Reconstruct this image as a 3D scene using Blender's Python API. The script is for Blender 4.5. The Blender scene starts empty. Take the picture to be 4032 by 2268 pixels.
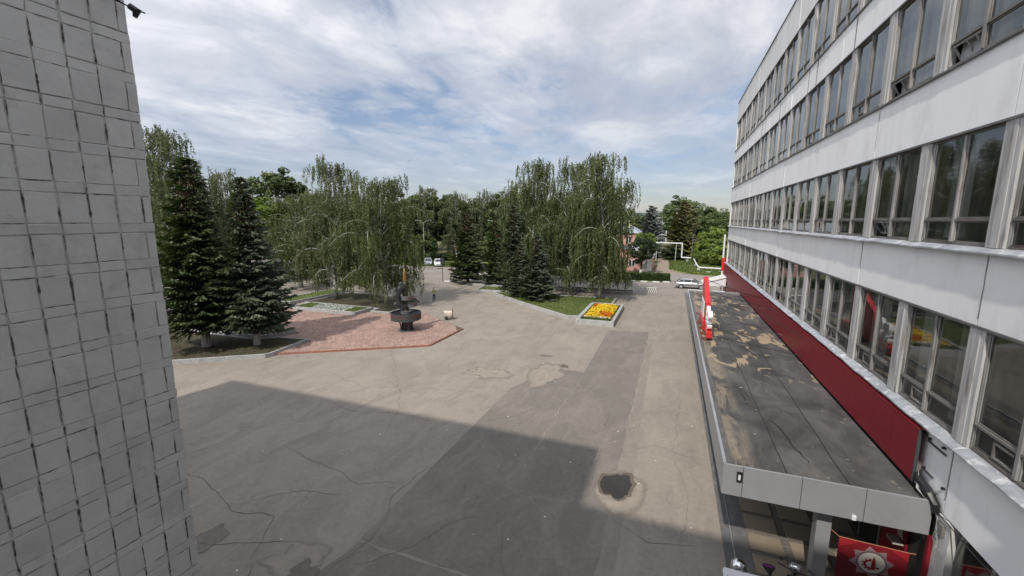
import bpy, bmesh, math, random
import numpy as np
from mathutils import Vector, Matrix, Quaternion, noise as mnoise
random.seed(7); R = math.radians; PI = math.pi
scn = bpy.context.scene; col = scn.collection

# ------------------------------------------------------------------ camera, light, sky
cam_d = bpy.data.cameras.new('camera'); cam = bpy.data.objects.new('camera', cam_d); col.objects.link(cam)
cam_d.sensor_width = 36; cam_d.lens = 1660 / 4032 * 36; cam_d.clip_end = 6000; cam_d.clip_start = .05
cam.location = (0, 0, 9.5); cam.rotation_euler = (R(90 - 9.1), 0, R(20.7)); scn.camera = cam

SUN_EL, SUN_AZ = 47.0, 190.0
sd = bpy.data.lights.new('sun', 'SUN'); sun = bpy.data.objects.new('sun', sd); col.objects.link(sun)
sd.energy = 2.4; sd.angle = R(1.1); sd.color = (1, .94, .85)
v = Vector((.205, 1, 0)).normalized() * math.cos(R(SUN_EL)); v.z = -math.sin(R(SUN_EL))
sun.rotation_euler = v.to_track_quat('-Z', 'Y').to_euler()

w = bpy.data.worlds.new('World'); scn.world = w; w.use_nodes = True
nt = w.node_tree; nt.nodes.clear()
def N(tree, t, **k):
    n = tree.nodes.new(t)
    for a, b in k.items():
        if a in n.inputs.keys() or a.startswith('i_'): pass
        setattr(n, a, b)
    return n
def ramp(tree, pts, interp='LINEAR'):
    n = tree.nodes.new('ShaderNodeValToRGB'); cr = n.color_ramp; cr.interpolation = interp
    while len(cr.elements) > 1: cr.elements.remove(cr.elements[-1])
    cr.elements[0].position = pts[0][0]
    c = pts[0][1]; cr.elements[0].color = (c, c, c, 1) if not hasattr(c, '__len__') else (*c, 1)
    for p, c in pts[1:]:
        e = cr.elements.new(p); e.color = (c, c, c, 1) if not hasattr(c, '__len__') else (*c, 1)
    return n
def mathn(tree, op, a, b=None, clamp=False):
    n = tree.nodes.new('ShaderNodeMath'); n.operation = op; n.use_clamp = clamp
    for i, x in enumerate((a, b)):
        if x is None: continue
        if isinstance(x, (int, float)): n.inputs[i].default_value = x
        else: tree.links.new(x, n.inputs[i])
    return n.outputs[0]
def mixc(tree, f, a, b, mode='MIX'):
    n = tree.nodes.new('ShaderNodeMix'); n.data_type = 'RGBA'; n.blend_type = mode
    for i, x in ((0, f), (6, a), (7, b)):
        if isinstance(x, (int, float)): n.inputs[i].default_value = x
        elif isinstance(x, (tuple, list)): n.inputs[i].default_value = (*x, 1)
        else: tree.links.new(x, n.inputs[i])
    return n.outputs[2]
def noise_n(tree, vec, scale, detail=4, rough=.5, dist=0, sc=None):
    if sc:
        m = tree.nodes.new('ShaderNodeMapping'); m.inputs['Scale'].default_value = sc; tree.links.new(vec, m.inputs[0]); vec = m.outputs[0]
    n = tree.nodes.new('ShaderNodeTexNoise'); n.inputs['Scale'].default_value = scale; n.inputs['Detail'].default_value = detail
    n.inputs['Roughness'].default_value = rough; n.inputs['Distortion'].default_value = dist
    tree.links.new(vec, n.inputs['Vector']); return n.outputs[0]

sky = nt.nodes.new('ShaderNodeTexSky'); sky.sky_type = 'NISHITA'; sky.sun_disc = False
sky.sun_elevation = R(SUN_EL); sky.sun_rotation = R(SUN_AZ); sky.air_density = 1.0; sky.dust_density = .6
tc = nt.nodes.new('ShaderNodeTexCoord'); sep = nt.nodes.new('ShaderNodeSeparateXYZ'); nt.links.new(tc.outputs['Generated'], sep.inputs[0])
zz = mathn(nt, 'ADD', mathn(nt, 'MAXIMUM', sep.outputs[2], 0.0), .10)
cx = mathn(nt, 'DIVIDE', sep.outputs[0], zz); cy = mathn(nt, 'DIVIDE', sep.outputs[1], zz)
cv = nt.nodes.new('ShaderNodeCombineXYZ'); nt.links.new(cx, cv.inputs[0]); nt.links.new(cy, cv.inputs[1])
mp = nt.nodes.new('ShaderNodeMapping'); mp.inputs['Rotation'].default_value = (0, 0, R(-38)); mp.inputs['Scale'].default_value = (1.0, .68, 1)
mp.inputs['Location'].default_value = (3.1, 1.7, 0); nt.links.new(cv.outputs[0], mp.inputs[0])
cloud = noise_n(nt, mp.outputs[0], .85, 9, .56, .35)
fine = noise_n(nt, mp.outputs[0], 3.6, 7, .62, .6)
body = mathn(nt, 'ADD', mathn(nt, 'MULTIPLY', cloud, .66), mathn(nt, 'MULTIPLY', fine, .34))
cover = ramp(nt, [(.36, .12), (.45, .66), (.56, .97)]); nt.links.new(body, cover.inputs[0])
horizon = ramp(nt, [(.0, .30), (.08, .45), (.20, .9), (.4, 1)]); nt.links.new(sep.outputs[2], horizon.inputs[0])
fac = mathn(nt, 'MULTIPLY', cover.outputs[0], horizon.outputs[0])
shade = noise_n(nt, mp.outputs[0], 1.7, 7, .6, .4)
cc = ramp(nt, [(.36, (3.75, 3.93, 4.45)), (.5, (4.45, 4.6, 5.05)), (.64, (5.7, 5.75, 6.0))])
nt.links.new(shade, cc.inputs[0])
hz_ = ramp(nt, [(0, (.50, .48, .54)), (.12, (.60, .60, .67)), (.3, (.82, .80, .82)), (.6, (.98, .94, .92))]); nt.links.new(sep.outputs[2], hz_.inputs[0])
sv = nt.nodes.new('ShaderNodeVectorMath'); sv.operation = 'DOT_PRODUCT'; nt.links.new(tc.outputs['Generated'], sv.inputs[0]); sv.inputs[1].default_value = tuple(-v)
fs_ = mathn(nt, 'ADD', mathn(nt, 'MULTIPLY', mathn(nt, 'POWER', mathn(nt, 'ADD', mathn(nt, 'MULTIPLY', sv.outputs['Value'], .5), .5), 2.0), 1.1), .90)  # added gain: clouds brighter toward the sun behind camera, lifts facade and shade
skyg = mixc(nt, 1.0, sky.outputs[0], hz_.outputs[0], 'MULTIPLY')
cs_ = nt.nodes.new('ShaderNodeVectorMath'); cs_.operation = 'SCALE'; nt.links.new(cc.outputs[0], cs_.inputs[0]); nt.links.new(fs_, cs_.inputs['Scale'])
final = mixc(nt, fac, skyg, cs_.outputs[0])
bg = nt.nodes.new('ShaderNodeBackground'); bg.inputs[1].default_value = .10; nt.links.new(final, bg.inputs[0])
wo = nt.nodes.new('ShaderNodeOutputWorld'); nt.links.new(bg.outputs[0], wo.inputs[0])

scn.render.engine = 'CYCLES'
scn.view_settings.view_transform = 'Standard'; scn.view_settings.look = 'None'
scn.view_settings.exposure = 0.55; scn.view_settings.gamma = 1
scn.cycles.max_bounces = 6; scn.cycles.diffuse_bounces = 4; scn.cycles.glossy_bounces = 3; scn.cycles.transparent_max_bounces = 12
scn.cycles.use_adaptive_sampling = True; scn.cycles.caustics_reflective = False; scn.cycles.caustics_refractive = False
scn.render.resolution_x = 1024; scn.render.resolution_y = 576

# ------------------------------------------------------------------ materials
def mat(name, c1, c2=None, scale=1.0, rough=.8, metal=0, bump=0, bscale=None, stretch=None, c3=None, s3=6, amt3=.5, spec=.5, var=None, zg=None):
    """procedural: colour 1 and 2 mixed by noise, a finer third colour as stains, bump"""
    m = bpy.data.materials.new(name); m.use_nodes = True; t = m.node_tree; p = t.nodes['Principled BSDF']
    g = t.nodes.new('ShaderNodeNewGeometry'); vec = g.outputs['Position']
    c2 = c2 or tuple(x * .8 for x in c1)
    f = ramp(t, [(.35, 0), (.65, 1)]); t.links.new(noise_n(t, vec, scale, 6, .6, .3, stretch), f.inputs[0])
    c = mixc(t, f.outputs[0], c1, c2)
    if c3:
        f3 = ramp(t, [(.52, 0), (.68, amt3)]); t.links.new(noise_n(t, vec, s3, 6, .65, .6, stretch), f3.inputs[0])
        if zg:
            sz_ = t.nodes.new('ShaderNodeSeparateXYZ'); t.links.new(vec, sz_.inputs[0]); gz_ = ramp(t, [(0, zg[2]), (1, 1)]); t.links.new(mathn(t, 'DIVIDE', mathn(t, 'SUBTRACT', sz_.outputs[2], zg[0]), zg[1] - zg[0]), gz_.inputs[0])
            f3o = mathn(t, 'MULTIPLY', f3.outputs[0], gz_.outputs[0])
        else: f3o = f3.outputs[0]
        c = mixc(t, f3o, c, c3)
    if var:
        a = t.nodes.new('ShaderNodeAttribute'); a.attribute_name = 'var'
        c = mixc(t, a.outputs['Fac'], mixc(t, 1.0, c, (1 - var,) * 3, 'MULTIPLY'), mixc(t, 1.0, c, (1 + var,) * 3, 'MULTIPLY'))
    t.links.new(c, p.inputs['Base Color']); p.inputs['Roughness'].default_value = rough; p.inputs['Metallic'].default_value = metal
    p.inputs['Specular IOR Level'].default_value = spec
    if bump:
        b = t.nodes.new('ShaderNodeBump'); b.inputs['Strength'].default_value = bump; b.inputs['Distance'].default_value = .02
        t.links.new(noise_n(t, vec, bscale or scale * 12, 5, .6, 0, stretch), b.inputs['Height']); t.links.new(b.outputs[0], p.inputs['Normal'])
    return m

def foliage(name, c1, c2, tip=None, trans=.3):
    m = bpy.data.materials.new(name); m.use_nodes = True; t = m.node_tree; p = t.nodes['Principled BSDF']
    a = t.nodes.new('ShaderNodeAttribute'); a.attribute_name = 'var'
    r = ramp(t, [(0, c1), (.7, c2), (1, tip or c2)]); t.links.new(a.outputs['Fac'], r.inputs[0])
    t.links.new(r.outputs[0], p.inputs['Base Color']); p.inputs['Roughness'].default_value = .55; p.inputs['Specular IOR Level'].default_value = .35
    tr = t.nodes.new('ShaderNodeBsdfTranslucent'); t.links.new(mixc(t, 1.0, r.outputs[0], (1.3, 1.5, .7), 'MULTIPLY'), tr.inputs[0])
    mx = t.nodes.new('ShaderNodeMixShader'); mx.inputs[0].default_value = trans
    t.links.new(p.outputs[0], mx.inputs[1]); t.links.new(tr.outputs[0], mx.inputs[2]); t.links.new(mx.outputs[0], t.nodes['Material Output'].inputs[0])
    return m

def asphalt(name, a, b, stain, crack=.5, cs=.28):
    m = bpy.data.materials.new(name); m.use_nodes = True; t = m.node_tree; p = t.nodes['Principled BSDF']
    g = t.nodes.new('ShaderNodeNewGeometry'); vec = g.outputs['Position']
    f = ramp(t, [(.3, 0), (.7, 1)]); t.links.new(noise_n(t, vec, .22, 7, .6, .5), f.inputs[0])
    c = mixc(t, f.outputs[0], a, b)
    f2 = ramp(t, [(.47, 0), (.58, .45), (.8, .8)]); t.links.new(noise_n(t, vec, .6, 8, .68, 1.2, (1, .55, 1)), f2.inputs[0])
    c = mixc(t, f2.outputs[0], c, stain)
    # light traffic streaks along the plaza and fine stone speckle
    f4 = ramp(t, [(.56, 0), (.72, .35)]); t.links.new(noise_n(t, vec, 1.0, 6, .6, .4, (2.2, .22, 1)), f4.inputs[0])
    c = mixc(t, f4.outputs[0], c, tuple(x * 1.25 for x in a))
    sp = ramp(t, [(.3, .80), (.5, 1.0), (.72, 1.16)]); t.links.new(noise_n(t, vec, 45, 3, .7), sp.inputs[0])
    c = mixc(t, 1.0, c, sp.outputs[0], 'MULTIPLY')
    sp2 = ramp(t, [(.3, .88), (.7, 1.1)]); t.links.new(noise_n(t, vec, 6, 6, .7), sp2.inputs[0])
    c = mixc(t, 1.0, c, sp2.outputs[0], 'MULTIPLY')
    # hairline cracks
    wv = t.nodes.new('ShaderNodeVectorMath'); wv.operation = 'ADD'
    nn = t.nodes.new('ShaderNodeTexNoise'); nn.inputs['Scale'].default_value = .9; nn.inputs['Detail'].default_value = 6; t.links.new(vec, nn.inputs['Vector'])
    sc_ = t.nodes.new('ShaderNodeVectorMath'); sc_.operation = 'SCALE'; sc_.inputs['Scale'].default_value = 1.6
    t.links.new(nn.outputs['Color'], sc_.inputs[0]); t.links.new(vec, wv.inputs[0]); t.links.new(sc_.outputs[0], wv.inputs[1])
    vo = t.nodes.new('ShaderNodeTexVoronoi'); vo.feature = 'DISTANCE_TO_EDGE'; vo.inputs['Scale'].default_value = cs; t.links.new(wv.outputs[0], vo.inputs['Vector'])
    cr = ramp(t, [(0, 1), (.003, .8), (.0065, 0)]); t.links.new(vo.outputs['Distance'], cr.inputs[0])
    gate = ramp(t, [(.45, 0), (.55, 1)]); t.links.new(noise_n(t, vec, .35, 3, .5), gate.inputs[0])
    cf = mathn(t, 'MULTIPLY', mathn(t, 'MULTIPLY', cr.outputs[0], gate.outputs[0]), crack)
    c = mixc(t, cf, c, (.035, .03, .026))
    t.links.new(c, p.inputs['Base Color']); p.inputs['Roughness'].default_value = .88; p.inputs['Specular IOR Level'].default_value = .3
    b = t.nodes.new('ShaderNodeBump'); b.inputs['Strength'].default_value = .5; b.inputs['Distance'].default_value = .012
    t.links.new(noise_n(t, vec, 30, 6, .75), b.inputs['Height']); t.links.new(b.outputs[0], p.inputs['Normal'])
    return m

M = {}
M['asphalt'] = asphalt('asphalt_worn', (.315, .277, .232), (.262, .230, .194), (.215, .188, .16), .22)
M['asphalt_dark'] = asphalt('asphalt_newer', (.205, .184, .160), (.172, .155, .137), (.26, .232, .20), .3, .4)
M['asphalt_mid'] = asphalt('asphalt_mid', (.25, .222, .19), (.222, .2, .172), (.28, .248, .21), .2, .3)
M['road'] = asphalt('road_asphalt', (.29, .255, .225), (.245, .22, .195), (.21, .185, .165), .2)
M['dirt'] = mat('dirt_track', (.30, .24, .18), (.22, .175, .13), .5, .95, bump=.4, c3=(.16, .13, .09), s3=2)
M['soil'] = mat('soil', (.075, .055, .036), (.05, .038, .024), 1.2, .95, bump=.8, bscale=14, c3=(.07, .085, .025), s3=2.5, amt3=.8)
M['lawn'] = mat('lawn', (.13, .165, .04), (.10, .13, .033), .8, .95, bump=1.0, bscale=30, c3=(.17, .145, .06), s3=2.2, amt3=.6)
M['meadow'] = mat('meadow', (.19, .23, .06), (.14, .175, .045), .25, .95, bump=1.0, bscale=8, c3=(.2, .19, .07), s3=.9, amt3=.6)
M['kerb'] = mat('painted_kerb', (.42, .42, .41), (.33, .335, .335), 1.5, .8, bump=.3, bscale=25, c3=(.2, .185, .165), s3=4, amt3=.7)
M['kerbwhite'] = mat('white_kerb_paint', (.75, .75, .73), (.6, .6, .57), 3, .7)
M['kerbblack'] = mat('black_kerb_paint', (.03, .03, .03), (.05, .05, .05), 3, .7)
M['brick'] = mat('paver_brick', (.42, .28, .228), (.35, .235, .192), 1.1, .85, bump=.3, bscale=40, c3=(.24, .18, .15), s3=1.2, amt3=.7, var=.22)
M['brickjoint'] = mat('paver_joint', (.13, .095, .075), (.08, .07, .045), 3, .95)
M['brickkerb'] = mat('red_kerb', (.36, .15, .10), (.26, .115, .085), 1.5, .85, bump=.3)
M['tile'] = mat('painted_tile', (.71, .70, .665), (.63, .62, .59), 1.6, .62, bump=.35, bscale=16, c3=(.47, .46, .44), s3=2.6, amt3=.5, var=.045)
M['grout'] = mat('cracked_grout', (.72, .71, .68), (.55, .54, .52), 5, .95, bump=.9, bscale=30, c3=(.05, .035, .028), s3=5, amt3=1)
M['gap'] = mat('open_joint', (.045, .034, .029), (.16, .14, .125), 14, .95)
M['panel'] = mat('white_wall_panel', (.90, .90, .89), (.86, .86, .855), .5, .75, bump=.12, bscale=30, c3=(.60, .585, .57), s3=1.1, amt3=.4, stretch=(1, 1, .35))
M['parapet'] = mat('stained_parapet', (.80, .80, .79), (.72, .715, .70), .5, .8, bump=.12, bscale=30, c3=(.13, .11, .09), s3=3.4, amt3=1, stretch=(1, 1.6, .16), zg=(20.9, 21.9, .12))
M['stripdirty'] = mat('dirty_joint', (.30, .28, .28), (.2, .18, .18), 4, .9, c3=(.08, .06, .06), s3=5)
M['wood'] = mat('weathered_wood', (.38, .37, .35), (.17, .165, .16), 4, .85, bump=.4, bscale=20, c3=(.09, .06, .04), s3=7, amt3=.8, stretch=(1, 1, .12))
M['woodh'] = mat('weathered_rail', (.22, .212, .195), (.11, .102, .09), 4, .85, bump=.4, bscale=20, c3=(.07, .045, .03), s3=8, amt3=.9, stretch=(1, .15, 1))
M['pillar'] = mat('flaking_pillar', (.56, .55, .535), (.33, .325, .315), 4.5, .8, bump=.3, bscale=20, c3=(.15, .13, .11), s3=7, amt3=.9, stretch=(1, 1, .10))
M['tin'] = mat('galvanised_sill', (.46, .48, .51), (.30, .32, .35), 2.2, .5, metal=.25, bump=.6, bscale=9, c3=(.78, .78, .78), s3=3.5, amt3=.95)
M['tindark'] = mat('dark_flashing', (.10, .10, .10), (.16, .155, .145), 3, .6)
M['red'] = mat('burgundy_cladding', (.22, .011, .021), (.20, .010, .019), .3, .42, spec=.35)
M['redshade'] = mat('burgundy_trim', (.24, .014, .022), (.21, .012, .02), .5, .35)
M['signred'] = mat('sign_red', (.60, .028, .03), (.56, .025, .028), .6, .3)
M['white'] = mat('white_plastic', (.78, .78, .80), (.72, .72, .75), 1, .4)
M['alu'] = mat('grey_composite_panel', (.33, .335, .345), (.305, .31, .32), .35, .38, metal=.15, c3=(.26, .265, .27), s3=1.2, amt3=.4)
M['seam'] = mat('dark_seam', (.03, .03, .032), (.05, .05, .05), 3, .8)
M['steel'] = mat('grey_steel', (.075, .078, .085), (.06, .063, .068), 1.5, .5, metal=.2)
M['steellight'] = mat('bright_steel', (.5, .52, .55), (.4, .42, .45), 2, .35, metal=.5)
M['chrome'] = mat('chrome', (.75, .76, .78), (.65, .66, .7), 2, .1, metal=1)
M['olive'] = mat('olive_case', (.05, .048, .022), (.035, .035, .018), 2, .45, metal=.3)
M['brass'] = mat('brass', (.55, .31, .11), (.46, .25, .09), 2, .3, metal=.8)
M['ribbonsteel'] = mat('ribbon_steel', (.17, .18, .20), (.14, .15, .165), 2, .4, metal=.3)
M['letter'] = mat('copper_letters', (.20, .075, .045), (.14, .055, .035), 2, .5)
M['black'] = mat('black_plastic', (.012, .012, .013), (.02, .02, .02), 2, .35)
M['rubber'] = mat('rubber', (.02, .02, .02), (.03, .03, .03), 2, .8)
M['rust'] = mat('rusty_steel', (.22, .085, .035), (.13, .05, .025), 4, .85)
M['dark'] = mat('dark_interior', (.035, .035, .037), (.025, .025, .026), .5, .9)
M['floorin'] = mat('interior_floor', (.12, .11, .10), (.09, .085, .08), .5, .9)
M['curtain'] = mat('old_curtain', (.50, .51, .50), (.36, .37, .365), 1.2, .9, stretch=(1, 3, .15))
M['curtaingreen'] = mat('green_curtain', (.08, .12, .105), (.06, .085, .075), 1.2, .9, stretch=(1, 3, .15))
M['bark'] = mat('birch_bark', (.46, .46, .44), (.30, .30, .285), 2, .8, c3=(.04, .038, .035), s3=3.5, amt3=.9, stretch=(1, 1, 1.6), bump=.3)
M['limb'] = mat('pale_birch_limb', (.62, .62, .57), (.45, .44, .41), 2, .7)
M['barkdark'] = mat('brown_bark', (.09, .07, .055), (.06, .048, .038), 3, .9, bump=.8)
M['whitewash'] = mat('whitewash', (.62, .62, .6), (.45, .44, .42), 3, .9)
M['pink'] = mat('pink_render', (.55, .27, .25), (.48, .24, .22), .8, .85, c3=(.4, .27, .24), s3=1.5)
M['slate'] = mat('grey_sheet_roof', (.40, .44, .48), (.30, .33, .36), .7, .6, c3=(.22, .2, .19), s3=1.5)
M['cream'] = mat('cream_render', (.62, .54, .38), (.55, .48, .34), .3, .85)
M['greyrender'] = mat('grey_render', (.42, .41, .39), (.36, .35, .33), .3, .85)
M['concrete'] = mat('concrete', (.48, .49, .49), (.38, .39, .39), .6, .85, c3=(.25, .24, .23), s3=1.2, bump=.2)
M['slab'] = mat('beige_slab', (.27, .22, .16), (.23, .185, .135), 1.1, .85, bump=.4, bscale=40, var=.1)
M['gravel'] = mat('gravel_joint', (.17, .15, .125), (.09, .085, .075), 22, .95, bump=1, bscale=60, c3=(.36, .33, .28), s3=35, amt3=.9)
M['footing'] = mat('grey_footing', (.14, .14, .14), (.10, .10, .10), 1.2, .85, bump=.3, c3=(.22, .21, .2), s3=2)
M['crack'] = mat('crack_fill', (.09, .077, .065), (.16, .14, .115), 5, .95)
M['crackpale'] = mat('crack_dust', (.36, .32, .27), (.30, .27, .22), 5, .95)
M['dust'] = mat('dried_dust', (.315, .272, .222), (.27, .234, .194), 2.0, .95, c3=(.235, .205, .175), s3=3)
M['mud'] = mat('wet_mud', (.15, .12, .09), (.11, .088, .066), 4, .5, bump=.5)
M['silver'] = mat('silver_paint', (.42, .43, .44), (.40, .41, .42), .3, .3, metal=.5)
M['whitecar'] = mat('white_car_paint', (.72, .73, .75), (.7, .71, .73), .3, .25)
M['palecar'] = mat('pale_blue_car_paint', (.42, .47, .52), (.4, .45, .5), .3, .3, metal=.3)
M['teal'] = mat('teal_car_paint', (.05, .16, .17), (.05, .14, .15), .3, .3)
M['headlight'] = mat('lamp_lens', (.6, .62, .65), (.5, .52, .55), 4, .12)
M['taillight'] = mat('tail_lens', (.3, .01, .01), (.25, .01, .01), 4, .2)
M['navy'] = mat('navy_trousers', (.012, .02, .07), (.01, .015, .05), 5, .8)
M['hivis'] = mat('hi_vis_vest', (.30, .36, .12), (.25, .30, .1), 5, .7)
M['skin'] = mat('skin', (.45, .26, .18), (.4, .23, .16), 5, .6)
M['hair'] = mat('dark_hair', (.03, .02, .015), (.02, .015, .01), 9, .7)
M['cardboard'] = mat('off_white_sack', (.72, .66, .55), (.6, .54, .44), 3, .85, c3=(.3, .2, .1), s3=3)
M['purple'] = mat('purple_trim', (.22, .02, .25), (.18, .02, .2), 3, .4)
M['yellow'] = mat('yellow_petal', (.88, .68, .03), (.84, .58, .02), 3, .6)
M['orange'] = mat('orange_petal', (.78, .24, .008), (.70, .17, .006), 3, .6)
M['petalwhite'] = mat('white_petal', (.8, .8, .76), (.75, .75, .7), 3, .6)
M['hill'] = mat('far_hill', (.055, .085, .085), (.07, .10, .09), .01, .95, c3=(.05, .07, .08), s3=.02)  # bluish tone: distance haze painted into the hill's colour
M['ground'] = mat('rough_ground', (.10, .115, .045), (.13, .115, .06), .08, .95, bump=.5, bscale=2, c3=(.16, .14, .08), s3=.3)
M['cable'] = M['black']
M['rope'] = mat('orange_rope', (.5, .22, .12), (.4, .2, .1), 3, .7)
M['banner'] = mat('banner_red', (.20, .006, .014), (.18, .006, .013), 2, .6)
M['bannerlight'] = mat('banner_light_red', (.34, .013, .022), (.30, .012, .02), 2, .6)
M['bannerdark'] = mat('banner_dark_red', (.11, .004, .011), (.10, .004, .01), 2, .6)
M['emblemgrey'] = mat('emblem_mauve_grey', (.26, .17, .18), (.24, .16, .17), 2, .6)
M['emblemring'] = mat('emblem_ring', (.15, .10, .12), (.14, .09, .11), 2, .6)
M['emblemwhite'] = mat('emblem_cream', (.50, .47, .43), (.46, .44, .4), 2, .6)
M['birch'] = foliage('birch_leaves', (0.051, 0.067, 0.028), (0.111, 0.137, 0.053), (0.197, 0.220, 0.093), .30)
M['birch2'] = foliage('birch_leaves_grey', (0.064, 0.079, 0.039), (0.125, 0.145, 0.072), (0.232, 0.244, 0.128), .30)
M['leaf'] = foliage('broad_leaves', (0.039, 0.058, 0.023), (0.090, 0.125, 0.042), (0.162, 0.197, 0.070), .25)
M['leaflight'] = foliage('light_leaves', (.085, .125, .03), (.17, .235, .05), (.28, .34, .08), .35)
M['leaffar'] = foliage('distant_leaves', (00.087, 00.123, 00.060), (00.140, 00.187, 00.080), (00.200, 00.247, 00.114), .25)  # paler, greyer than near leaves: haze of distance put into the colour
M['leafdark'] = foliage('dark_leaves', (0.019, 0.035, 0.015), (0.039, 0.063, 0.024), (0.070, 0.099, 0.037), .2)
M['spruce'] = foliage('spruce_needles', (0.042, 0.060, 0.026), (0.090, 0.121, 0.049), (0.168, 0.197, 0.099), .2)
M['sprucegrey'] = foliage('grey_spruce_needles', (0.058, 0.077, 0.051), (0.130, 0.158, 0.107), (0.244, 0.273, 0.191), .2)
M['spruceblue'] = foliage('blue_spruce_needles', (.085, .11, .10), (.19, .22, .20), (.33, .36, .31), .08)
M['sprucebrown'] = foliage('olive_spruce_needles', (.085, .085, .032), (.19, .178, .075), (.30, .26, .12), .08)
M['cones'] = foliage('brown_cones', (.07, .055, .03), (.14, .105, .055), (.20, .15, .08), .05)
M['grassblade'] = foliage('grass_blades', (.05, .085, .02), (.10, .14, .035), (.18, .19, .07), .3)
M['hedge'] = foliage('hedge_leaves', (.02, .042, .012), (.048, .082, .02), (.08, .12, .03), .2)

def roofmat():
    m = bpy.data.materials.new('bitumen_roof'); m.use_nodes = True; t = m.node_tree; p = t.nodes['Principled BSDF']
    g = t.nodes.new('ShaderNodeNewGeometry'); vec = g.outputs['Position']
    f = ramp(t, [(.35, 0), (.66, 1)]); t.links.new(noise_n(t, vec, .9, 7, .6, .6, (1, .6, 1)), f.inputs[0])
    c = mixc(t, f.outputs[0], (.038, .036, .035), (.105, .100, .095))
    f2 = ramp(t, [(.545, 0), (.575, .85)]); t.links.new(noise_n(t, vec, .55, 7, .62, .8, (2.2, .9, 1)), f2.inputs[0])
    sp = t.nodes.new('ShaderNodeSeparateXYZ'); t.links.new(vec, sp.inputs[0])
    # bare tan patches: concentrated on the far half and along the plaza side
    gy = ramp(t, [(.0, .12), (.1, .02), (.24, .05), (.30, .9), (.75, 1), (1, .3)]); t.links.new(mathn(t, 'DIVIDE', mathn(t, 'SUBTRACT', sp.outputs[1], 11.0), 30.0), gy.inputs[0])
    c = mixc(t, mathn(t, 'MULTIPLY', f2.outputs[0], gy.outputs[0]), c, (.40, .31, .20))
    ex = ramp(t, [(0, 1), (.35, 1), (.75, 0)]); t.links.new(mathn(t, 'DIVIDE', mathn(t, 'SUBTRACT', sp.outputs[0], 1.85), .9), ex.inputs[0])
    nx = ramp(t, [(.42, 0), (.55, 1)]); t.links.new(noise_n(t, vec, 1.4, 6, .65, .7, (1.4, .35, 1)), nx.inputs[0])
    c = mixc(t, mathn(t, 'MULTIPLY', mathn(t, 'MULTIPLY', ex.outputs[0], nx.outputs[0]), .55), c, (.33, .27, .19))
    # right hand side dusty line
    rx = ramp(t, [(.0, 0), (.45, 1), (1, .2)]); t.links.new(mathn(t, 'DIVIDE', mathn(t, 'SUBTRACT', sp.outputs[0], 4.9), .95), rx.inputs[0])
    nr = ramp(t, [(.60, 0), (.68, .7)]); t.links.new(noise_n(t, vec, 3.2, 6, .7, .5, (1, .5, 1)), nr.inputs[0])
    c = mixc(t, mathn(t, 'MULTIPLY', rx.outputs[0], nr.outputs[0]), c, (.33, .29, .22))
    wd = ramp(t, [(.74, 0), (.76, 1)]); t.links.new(noise_n(t, vec, 7, 2, .5), wd.inputs[0]); c = mixc(t, wd.outputs[0], c, (.45, .44, .40))
    fs = ramp(t, [(.3, .8), (.7, 1.15)]); t.links.new(noise_n(t, vec, 60, 3, .7), fs.inputs[0]); c = mixc(t, 1.0, c, fs.outputs[0], 'MULTIPLY')
    t.links.new(c, p.inputs['Base Color']); p.inputs['Roughness'].default_value = .82
    b = t.nodes.new('ShaderNodeBump'); b.inputs['Strength'].default_value = .5; b.inputs['Distance'].default_value = .03
    t.links.new(noise_n(t, vec, 2.5, 7, .65), b.inputs['Height']); t.links.new(b.outputs[0], p.inputs['Normal'])
    return m
M['roof'] = roofmat()

def glassmat(name, tint, tr):
    m = bpy.data.materials.new(name); m.use_nodes = True; t = m.node_tree; t.nodes.remove(t.nodes['Principled BSDF'])
    g = t.nodes.new('ShaderNodeNewGeometry')
    gl = t.nodes.new('ShaderNodeBsdfGlossy'); gl.inputs['Roughness'].default_value = .03; gl.inputs['Color'].default_value = (.86, .88, .88, 1)
    tp = t.nodes.new('ShaderNodeBsdfTransparent'); tp.inputs[0].default_value = (*tint, 1)
    df = t.nodes.new('ShaderNodeBsdfDiffuse'); df.inputs[0].default_value = (.20, .19, .17, 1)
    dn = ramp(t, [(.42, .03), (.75, .30)]); t.links.new(noise_n(t, g.outputs['Position'], 2.2, 6, .65, .3, (1, 1, .25)), dn.inputs[0])
    mx0 = t.nodes.new('ShaderNodeMixShader'); t.links.new(dn.outputs[0], mx0.inputs[0]); t.links.new(tp.outputs[0], mx0.inputs[1]); t.links.new(df.outputs[0], mx0.inputs[2])
    fr = t.nodes.new('ShaderNodeFresnel'); fr.inputs[0].default_value = 1.52
    b = t.nodes.new('ShaderNodeBump'); b.inputs['Strength'].default_value = .10; b.inputs['Distance'].default_value = .02
    t.links.new(noise_n(t, g.outputs['Position'], 1.3, 2, .5), b.inputs['Height']); t.links.new(b.outputs[0], gl.inputs['Normal']); t.links.new(b.outputs[0], fr.inputs['Normal'])
    mx = t.nodes.new('ShaderNodeMixShader'); t.links.new(mathn(t, 'MULTIPLY', fr.outputs[0], tr, True), mx.inputs[0])
    t.links.new(mx0.outputs[0], mx.inputs[1]); t.links.new(gl.outputs[0], mx.inputs[2]); t.links.new(mx.outputs[0], t.nodes['Material Output'].inputs[0])
    return m
M['glass'] = glassmat('old_window_glass', (.80, .84, .82), 1.5)
M['carglass'] = mat('car_glass', (.02, .025, .028), (.03, .03, .035), 1, .06, spec=.9)
M['water'] = mat('dirty_water', (.022, .019, .015), (.032, .027, .02), 2, .10, spec=.35)
M['screen'] = glassmat('clear_screen', (.75, .75, .75), 1.2)

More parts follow.
